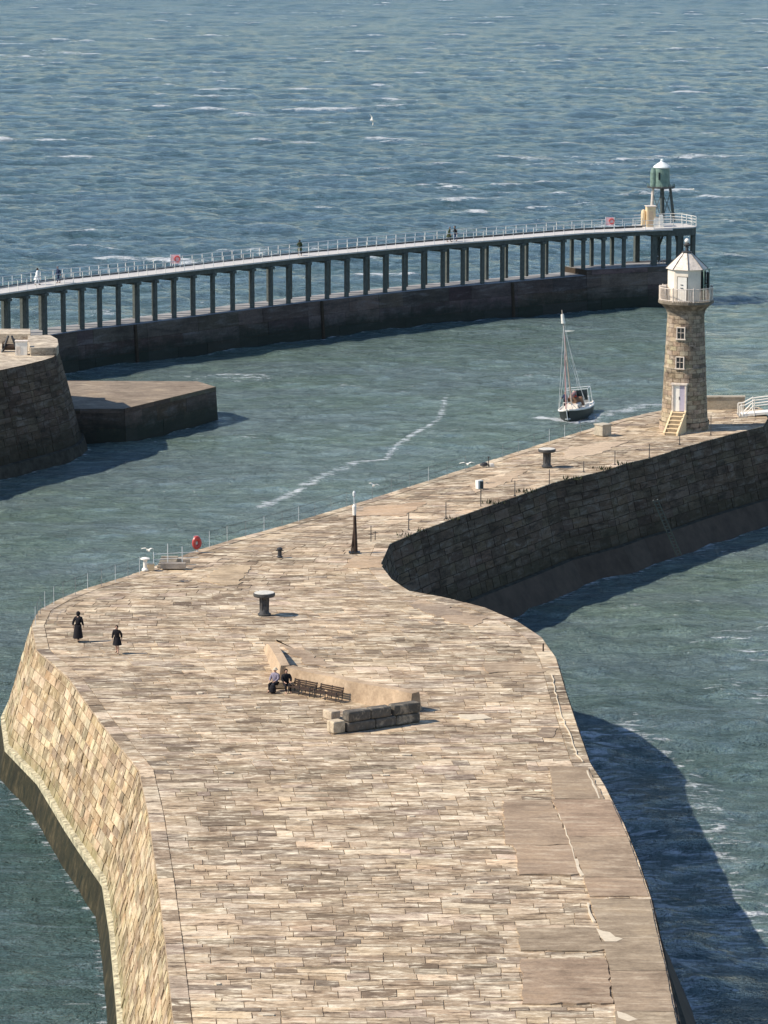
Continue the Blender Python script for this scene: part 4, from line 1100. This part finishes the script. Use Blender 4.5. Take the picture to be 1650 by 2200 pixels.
# ---------------------------------------------------------------- people
M['skin'] = simple('skin', (.50, .30, .21), .6, var=.05, bmp=0)
def cloth(name, c): return simple(name, c, .9, var=.2, scale=8)
CL = {'black': cloth('black_cloth', (.018, .017, .02)), 'grey': cloth('grey_cloth', (.16, .16, .18)), 'navy': cloth('navy_cloth', (.03, .04, .08)),
      'white': cloth('white_cloth', (.80, .80, .78)), 'lilac': cloth('grey_lilac_cloth', (.24, .21, .26)), 'green': cloth('olive_cloth', (.05, .06, .03)),
      'red': cloth('red_cloth', (.50, .06, .04)), 'hair': cloth('dark_hair', (.03, .02, .015)), 'fair': cloth('pale_straw_cloth', (.55, .47, .35)), 'blue': cloth('denim', (.07, .10, .18))}
def skin(name, pts, edges, mat, parent, root=0, sub=1):
    me = bpy.data.meshes.new(name); me.from_pydata([p[0] for p in pts], edges, []); me.update()
    o = link(name, me, mat, parent); sk = o.modifiers.new('skin', 'SKIN'); sk.use_smooth_shade = True; sk.branch_smoothing = .3
    for i, p in enumerate(pts):
        r = p[1] if isinstance(p[1], tuple) else (p[1], p[1]); me.skin_vertices[0].data[i].radius = r
        me.skin_vertices[0].data[i].use_root = (i == root)
    ss = o.modifiers.new('subdivision', 'SUBSURF'); ss.levels = sub; ss.render_levels = sub
    return o
def person(loc, rz, label, pose='walk', coat='black', coatlen=.55, legs='skin', hat=None, scale=1.0, group=None, hold=None, detail=True):
    root = empty('person', loc, label, 'person', rz, group); root.scale = (scale,)*3
    st = {'walk': .20, 'stand': .03}.get(pose, 0)
    sit = pose == 'sit'
    hz = .50 if sit else .93
    up = lambda z: z-(.93-hz)
    lean = .06 if pose == 'walk' else .02
    J = [((0, 0, up(.93)), (.145, .11)), ((0, -lean*.4, up(1.12)), (.125, .095)), ((0, -lean, up(1.36)), (.165, .105)), ((0, -lean*1.1, up(1.49)), .055),
         ((0, -lean*1.3, up(1.56)), .065), ((0, -lean*1.5, up(1.65)), (.080, .095)), ((0, -lean*1.4, up(1.74)), (.065, .075))]
    E = [(0, 1), (1, 2), (2, 3), (3, 4), (4, 5), (5, 6)]
    def add(p, r, to): J.append((p, r)); E.append((to, len(J)-1)); return len(J)-1
    add((0, -lean*1.5-.115, up(1.635)), .014, 5)                        # nose
    for s_ in (-1, 1):
        add((s_*.088, -lean*1.4, up(1.64)), .016, 5)                    # ears
        sw = s_*(.16 if pose == 'walk' else .02)
        sh = add((s_*.19, -lean, up(1.42)), .060, 2)
        if sit: el = add((s_*.26, -.10, up(1.18)), .044, sh); wr = add((s_*.16, -.34, up(1.08)), .030, el); d = Vector((-.2*s_, -.9, -.2))
        elif hold and s_ == hold: el = add((s_*.27, -.08, 1.14), .044, sh); wr = add((s_*.24, -.30, 1.12), .030, el); d = Vector((0, -.9, -.1))
        else: el = add((s_*.25, sw*.5+.03, 1.16), .044, sh); wr = add((s_*.26, sw-.05, .93), .030, el); d = Vector((0, -.12, -1))
        w = Vector(J[wr][0]); d.normalize(); side = Vector((0, 1, 0)) if abs(d.z) > .7 else Vector((1, 0, 0))
        pm = add(tuple(w+d*.055), (.034, .018), wr)
        if detail:
            for q, ln in ((-.027, .062), (-.009, .074), (.009, .070), (.026, .055)):
                f0 = add(tuple(w+d*.095+side*q), .009, pm); f1 = add(tuple(w+d*(.095+ln*.55)+side*q*1.1+Vector((-s_*.008, 0, 0))), .008, f0)
                add(tuple(w+d*(.095+ln)+side*q*1.1+Vector((-s_*.026, -.006, 0))), .007, f1)
            t0 = add(tuple(w+d*.05-side*.042), .010, pm); add(tuple(w+d*.085-side*.055), .008, t0)
    LEG = []
    for s_ in (-1, 1):
        f = s_*st
        hp = ((s_*.095, 0, up(.90)), .088)
        if sit: kn = ((s_*.13, -.46, .50), .06); an = ((s_*.12, -.50, .10), .042); toe = ((s_*.13, -.68, .05), .034)
        else: kn = ((s_*.10, -f*.55-.04, .50), .060); an = ((s_*.10, -f+.02, .09), .042); toe = ((s_*.115, -f-.17, .045), .034)
        a = add(hp[0], hp[1], 0); b_ = add(kn[0], kn[1], a); mid = tuple((Vector(kn[0])+Vector(an[0]))/2+Vector((0, .03, .03))); c = add(mid, .056, b_); e = add(an[0], an[1], c); add(toe[0], toe[1], e)
        LEG.append((hp, kn, (mid, .056), an, toe))
    skin('body', J, E, M['skin'], root)
    if legs != 'skin':
        T = [((0, 0, up(.96)), (.155, .12))]; EE = []
        for (hp, kn, md, an, toe) in LEG:
            n0 = len(T); T += [(hp[0], .10), (kn[0], .078), (md[0], .070), ((an[0][0], an[0][1], an[0][2]+.05), .062)]; EE += [(0, n0), (n0, n0+1), (n0+1, n0+2), (n0+2, n0+3)]
        skin('trousers', T, EE, CL[legs], root)
    for (hp, kn, md, an, toe) in LEG:
        skin('shoe', [((an[0][0], an[0][1]+.03, an[0][2]-.025), .045), ((an[0][0], an[0][1]-.07, an[0][2]-.04), .045), (toe[0], .038)], [(0, 1), (1, 2)], CL['black'], root)
    # coat: jacket over torso and sleeves, then a skirt
    C = [((0, 0, up(.92)), (.20, .165)), ((0, -lean*.4, up(1.12)), (.185, .155)), ((0, -lean, up(1.37)), (.215, .165)), ((0, -lean*1.1, up(1.49)), .105), ((0, -lean*1.1, up(1.53)), .085)]
    CE = [(0, 1), (1, 2), (2, 3), (3, 4)]
    # sleeves follow shoulder, elbow, wrist
    for s_ in (-1, 1):
        ch = [k for k, j in enumerate(J) if abs(j[0][0]-s_*.19) < 1e-6 and abs(j[0][2]-up(1.42)) < 1e-6][0]
        k1 = ch+1; k2 = ch+2; n0 = len(C)
        C += [(J[ch][0], .095), (J[k1][0], .080), (tuple(lerp(Vector(J[k1][0]), Vector(J[k2][0]), .9)), .058)]; CE += [(2, n0), (n0, n0+1), (n0+1, n0+2)]
    skin('jacket', C, CE, CL[coat], root)
    if coatlen > .1 and not sit:
        mm = MB(); z0 = 1.02; n = 18; levels = 6; vs = []
        for L_ in range(levels):
            k = L_/(levels-1); z = z0-coatlen*k; w = .20+.085*k; d = .165+(.10+st*.35)*k
            for j in range(n):
                a = 2*math.pi*j/n; fl = 1+.05*k*math.sin(5*a+loc[0]); vs.append((w*fl*math.cos(a), d*fl*math.sin(a)+.02*k, z))
        mm.add(vs, [(l*n+(j+1) % n, l*n+j, (l+1)*n+j, (l+1)*n+(j+1) % n) for l in range(levels-1) for j in range(n)]); mm.build('coat_skirt', CL[coat], root, smooth=True)
    hm = MB(); hy = -lean*1.4; z = up(1.645)
    if hat == 'hood':
        hm.lathe((0, hy+.025, z), [(.07, -.13), (.115, -.06), (.125, .02), (.10, .10), (.04, .145), (0, .15)], 14); hm.build('hood', CL[coat], root, smooth=True)
    elif hat:
        hm.lathe((0, hy+.02, z), [(.085, .02), (.105, .05), (.095, .11), (.05, .145), (0, .15)], 14); hm.lathe((0, hy, z), [(.10, .03), (.155, .025), (.155, .04), (.10, .05)], 14); hm.build('hat', CL[hat], root, smooth=True)
    else:
        hm.lathe((0, hy+.03, z), [(.06, -.10), (.098, -.04), (.105, .03), (.085, .09), (.04, .12), (0, .122)], 14); hm.build('hair', CL['hair'], root, smooth=True)
    for s_ in (-1, 1):
        MB().lathe((s_*.032, -lean*1.5-.098, up(1.655)), [(0, -.008), (.009, 0), (0, .008)], 6).build('eye', CL['black'], root)
    MB().box((0, -lean*1.5-.100, up(1.60)), (.045, .012, .008)).build('mouth', CL['red'], root)
    return root
person(D_(168, 1378), R(160), 'person in a long dark hooded coat walking, left of the pair near the pier corner', 'walk', 'black', .80, 'black', 'hood')
person(D_(252, 1403), R(-12), 'person in a knee length black coat with bare legs, right of the pair', 'walk', 'black', .50, 'skin', None, .93)
sitp = D_(592, 1482)
person((sitp.x, sitp.y, TOP-.10), R(-30), 'seated person with pale sun hat and grey lilac jacket at the foot of the windbreak', 'sit', 'lilac', 0, 'black', 'fair')
sitq = D_(610, 1484)
person((sitq.x+.12, sitq.y, TOP-.10), R(15), 'seated person in dark clothes closest to the benches at the windbreak', 'sit', 'black', 0, 'black', None)
b = empty('low_stone_seat', D_(600, 1478), 'low stone block seat carrying the two seated people beside the windbreak', 'seat')
m = MB(); m.box((.05, .15, .17), (1.3, .45, .34), .1, (.50, .40, .28)); bevel(m.build('block', M['conc'], b, colors=True), .03)
b = empty('backpack', D_(586, 1488), 'dark backpack lying on the paving beside the seated person in the hat', 'bag')
m = MB(); m.lathe((0, 0, 0), [(.14, 0), (.19, .08), (.18, .28), (.12, .42), (0, .46)], 12); m.build('body', CL['black'], b); m = MB(); m.ring((0, .0, .45), .05, .012, 'Y'); m.build('handle', CL['grey'], b)
for (px, off, rz, lab, coat, legs, hat, hold) in (
    (107, 1.7, 90, 'person in bright white clothing on the left part of the far footbridge', 'white', 'white', None, None),
    (142, 1.0, -60, 'person in dark clothing walking just right of the one in white', 'navy', 'navy', 'grey', None),
    (660, 1.2, 200, 'person in dark olive coat near the middle of the far footbridge', 'green', 'black', None, 1),
    (976, 1.0, 80, 'left one of two people in dark clothing side by side on the far footbridge', 'green', 'black', 'grey', None),
    (993, 1.3, -80, 'right one of two people in dark clothing side by side on the far footbridge', 'black', 'blue', None, -1)):
    p, t = px_on(px); q = p+fdir(t)*off
    person((q.x, q.y, BR), R(rz), lab, 'walk', coat, .45 if coat in ('white', 'green') else .15, legs, hat, 1.0, 'people on the far footbridge', hold)

# ---------------------------------------------------------------- sailing boat
BT = P(1237, 897, 0); heading = math.atan2(-.97, -.20)
boat = empty('sailing_boat', (BT.x, BT.y, .0), 'small yacht with dark green hull and bare mast in the channel beyond the pier arm', 'sailing boat', heading)
boat.rotation_euler = (R(6.5), 0, heading); boat.scale = (1.15, 1.22, 1.16)
M['hull'] = simple('dark_green_hull', (.008, .014, .011), .55, var=.2); M['spar'] = simple('varnished_spar', (.20, .11, .06), .4, var=.2)
M['sail'] = simple('furled_tan_sail', (.34, .20, .19), .9, var=.2)
st_ = [(-3.4, .95, .78, -.05), (-2.6, 1.14, .74, -.35), (-1.2, 1.26, .72, -.5), (.4, 1.22, .76, -.5), (1.8, .95, .86, -.45), (2.9, .50, .98, -.3), (3.6, .06, 1.10, -.05)]
m = MB(); vs = []; nseg = 9
for (x, w, zs, zk) in st_:
    for j in range(nseg):
        a = math.pi*j/(nseg-1); c_ = math.cos(a); vs.append((x, w*math.copysign(abs(c_)**.6, c_), zs+(zk-zs)*math.sin(a)**.8))
fs = [(i*nseg+j, (i+1)*nseg+j, (i+1)*nseg+j+1, i*nseg+j+1) for i in range(len(st_)-1) for j in range(nseg-1)]+[tuple(range(nseg))]
m.add(vs, fs); m.build('hull', M['hull'], boat, smooth=True, fix=True)
m = MB(); m.add([(x, w, zs-.02) for x, w, zs, _ in st_]+[(x, -w, zs-.02) for x, w, zs, _ in st_[::-1]], [tuple(range(2*len(st_)-1, -1, -1))]); m.build('boat_deck', M['white'], boat, fix=True)
m = MB()
for s_ in (-1, 1): m.path([Vector((x, s_*w, zs+.03)) for x, w, zs, _ in st_], .075, 6)
m.build('gunwale', M['white'], boat)
m = MB(); m.box((.9, 0, 1.0), (2.3, 1.25, .5), 0, None, .85); cbn = m.build('coach_roof', M['rust_white'], boat); bevel(cbn, .05)
for s_ in (-1, 1):
    for x in (.3, .9, 1.5): MB().box((x, s_*.60, 1.02), (.34, .06, .16)).build('porthole', M['glass'], cbn)
MB().box((.3, 0, 1.28), (.6, .6, .08)).build('hatch', M['spar'], cbn)
m = MB(); m.tube((1.3, 0, .8), (1.3, 0, 9.1), .065, .04, 8); m.build('mast', simple('pale_spar', (.42, .34, .27), .4), boat)
m = MB(); m.tube((1.3, 0, 8.0), (1.3, 0, 8.75), .16, .12, 10); m.build('radar_reflector', M['white'], boat)
m = MB(); m.tube((1.25, 0, 1.75), (-1.7, -.1, 1.75), .07, n=8); m.build('boom', M['spar'], boat)
m = MB(); m.tube((1.2, 0, 1.92), (-1.6, -.1, 1.90), .17, .12, n=10); m.build('furled_mainsail', M['sail'], boat)
m = MB(); m.tube((4.4, 0, 1.3), (1.32, 0, 6.9), .055, .03, n=8); m.build('furled_jib', M['sail'], boat)
for q in (((3.6, 0, 1.1), (1.3, 0, 7.9)), ((-3.4, 0, .8), (1.3, 0, 9.0)), ((1.2, 1.1, .85), (1.3, 0, 7.8)), ((1.2, -1.1, .85), (1.3, 0, 7.8)), ((.6, 1.15, .85), (1.3, 0, 5.5)), ((.6, -1.15, .85), (1.3, 0, 5.5))):
    MB().tube(q[0], q[1], .014, n=4).build('stay', M['rail'], boat)
m = MB(); m.tube((3.2, 0, 1.02), (4.5, 0, 1.3), .07, .05, n=8); m.build('bowsprit', M['white'], boat)
m = MB(); m.path([Vector(v) for v in ((2.6, .6, 1.0), (3.6, .28, 1.75), (3.85, 0, 1.8), (3.6, -.28, 1.75), (2.6, -.6, 1.0))], .03, 6); m.tube((3.3, .35, 1.05), (3.5, .3, 1.7), .025); m.tube((3.3, -.35, 1.05), (3.5, -.3, 1.7), .025); m.build('pulpit', M['white'], boat)
m = MB(); m.tube((4.2, 0, 1.15), (4.0, 0, .35), .035); m.tube((4.0, -.2, .45), (4.0, .2, .45), .04); m.build('anchor', M['rail'], boat)
m = MB()
for x in (-1.7, -3.2):
    for s_ in (-.95, .95): m.tube((x, s_, .75), (x, s_*.95, 2.1), .025)
m.path([Vector((-1.7, .9, 2.1)), Vector((-1.7, -.9, 2.1)), Vector((-3.2, -.9, 2.1)), Vector((-3.2, .9, 2.1)), Vector((-1.7, .9, 2.1))], .028, 6); m.build('canopy_frame', M['rail'], boat)
m = MB(); m.box((-1.7, .42, 1.6), (.05, .85, .85)); m.build('canopy_screen', M['glass'], boat)
m = MB(); m.box((-2.3, .55, 1.15), (.8, .6, .5)); bevel(m.build('locker', M['white'], boat), .06)
m = MB(); m.box((-.6, 0, 1.25), (.5, 1.5, .75), 0, None, .8); bevel(m.build('spray_hood', M['spar'], boat), .08)
m = MB(); p0 = Vector((1.3, 0, 7.35)); 
m.add([p0+Vector((0, .03, .09)), p0+Vector((0, .03, -.09)), p0+Vector((-.05, .85, -.05)), p0+Vector((.01, .03, .09)), p0+Vector((.01, .03, -.09)), p0+Vector((-.04, .85, -.05))], [(0, 1, 2), (5, 4, 3), (0, 3, 4, 1), (1, 4, 5, 2), (2, 5, 3, 0)]); m.build('pennant', M['white'], boat)
bm4 = Matrix.LocRotScale(boat.location, boat.rotation_euler, boat.scale)
w = bm4 @ Vector((-1.5, -.35, .52)); person(w, heading+R(95), 'crew member in red jacket with pale hat standing in the cockpit of the yacht', 'stand', 'red', .1, 'fair', 'fair', 1.0, None, 1)
w = bm4 @ Vector((-.2, -.80, .74)); person(w, heading+R(60), 'crew member in dark clothes standing on the side deck beside the mast', 'stand', 'navy', .1, 'black', None, .95, None, -1)

# ---------------------------------------------------------------- gulls
def gull(p, span, yaw, roll, label):
    g = empty('gull', p, label, 'gull', yaw, 'white gulls in flight round the pier'); g.rotation_euler = (0, roll, yaw)
    m = MB(); m.lathe((0, 0, 0), [(0, -.26), (.03, -.22), (.07, -.08), (.075, .05), (.045, .17), (.045, .22), (0, .29)], 10)
    m.v = [(x, -z, y_) for x, y_, z in m.v]; m.build('body', M['white'], g, smooth=True)
    for s_ in (-1, 1):
        h = span/2; vs = []
        for (x, y_, z, c_) in ((.04, 0, .03, .20), (h*.45, -.05, .14, .17), (h*.8, .03, .10, .11), (h, .12, .05, .02)):
            vs += [(s_*x, y_-c_/2, z+.01), (s_*x, y_+c_/2, z+.01), (s_*x, y_+c_/2, z-.01), (s_*x, y_-c_/2, z-.01)]
        MB().add(vs, [(i*4+j, i*4+(j+1) % 4, i*4+4+(j+1) % 4, i*4+4+j) for i in range(3) for j in range(4)]).build('wing', M['white'], g, fix=True)
    m = MB(); m.tube((0, -.28, 0), (0, -.35, -.015), .016, .006, 6); m.build('beak', M['cream'], g)
    return g
gull(P(1004, 997, 9.0), 1.15, .2, .0, 'white gull gliding over the harbour edge near the box sign')
gull(P(318, 1182, 9.6), .85, .4, .12, 'white gull above the white mooring post and steps')
gull(P(803, 1043, 10.0), .8, -.3, .15, 'white gull just right of the beacon post top')
gull(P(798, 258, 22.0), 1.45, .9, R(70), 'white gull banking steeply over the open sea, farthest of the gulls')
gull(P(1487, 407, 9.0), .9, .5, .1, 'white gull low over the sea right of the green harbour light')

# the sea goes in last: its foam follows the foot of every wall
FOAM_LINES += [(offset_poly(Lf, 2.35), .40, .34), (offset_poly(Rr, 2.75), .55, .40), (closed_offset(ring_, 2.6), .5, .36), (closed_offset(ring2, .3), .5, .36), (offset_poly(ends, -1.25), .6, .34)]
build_sea()
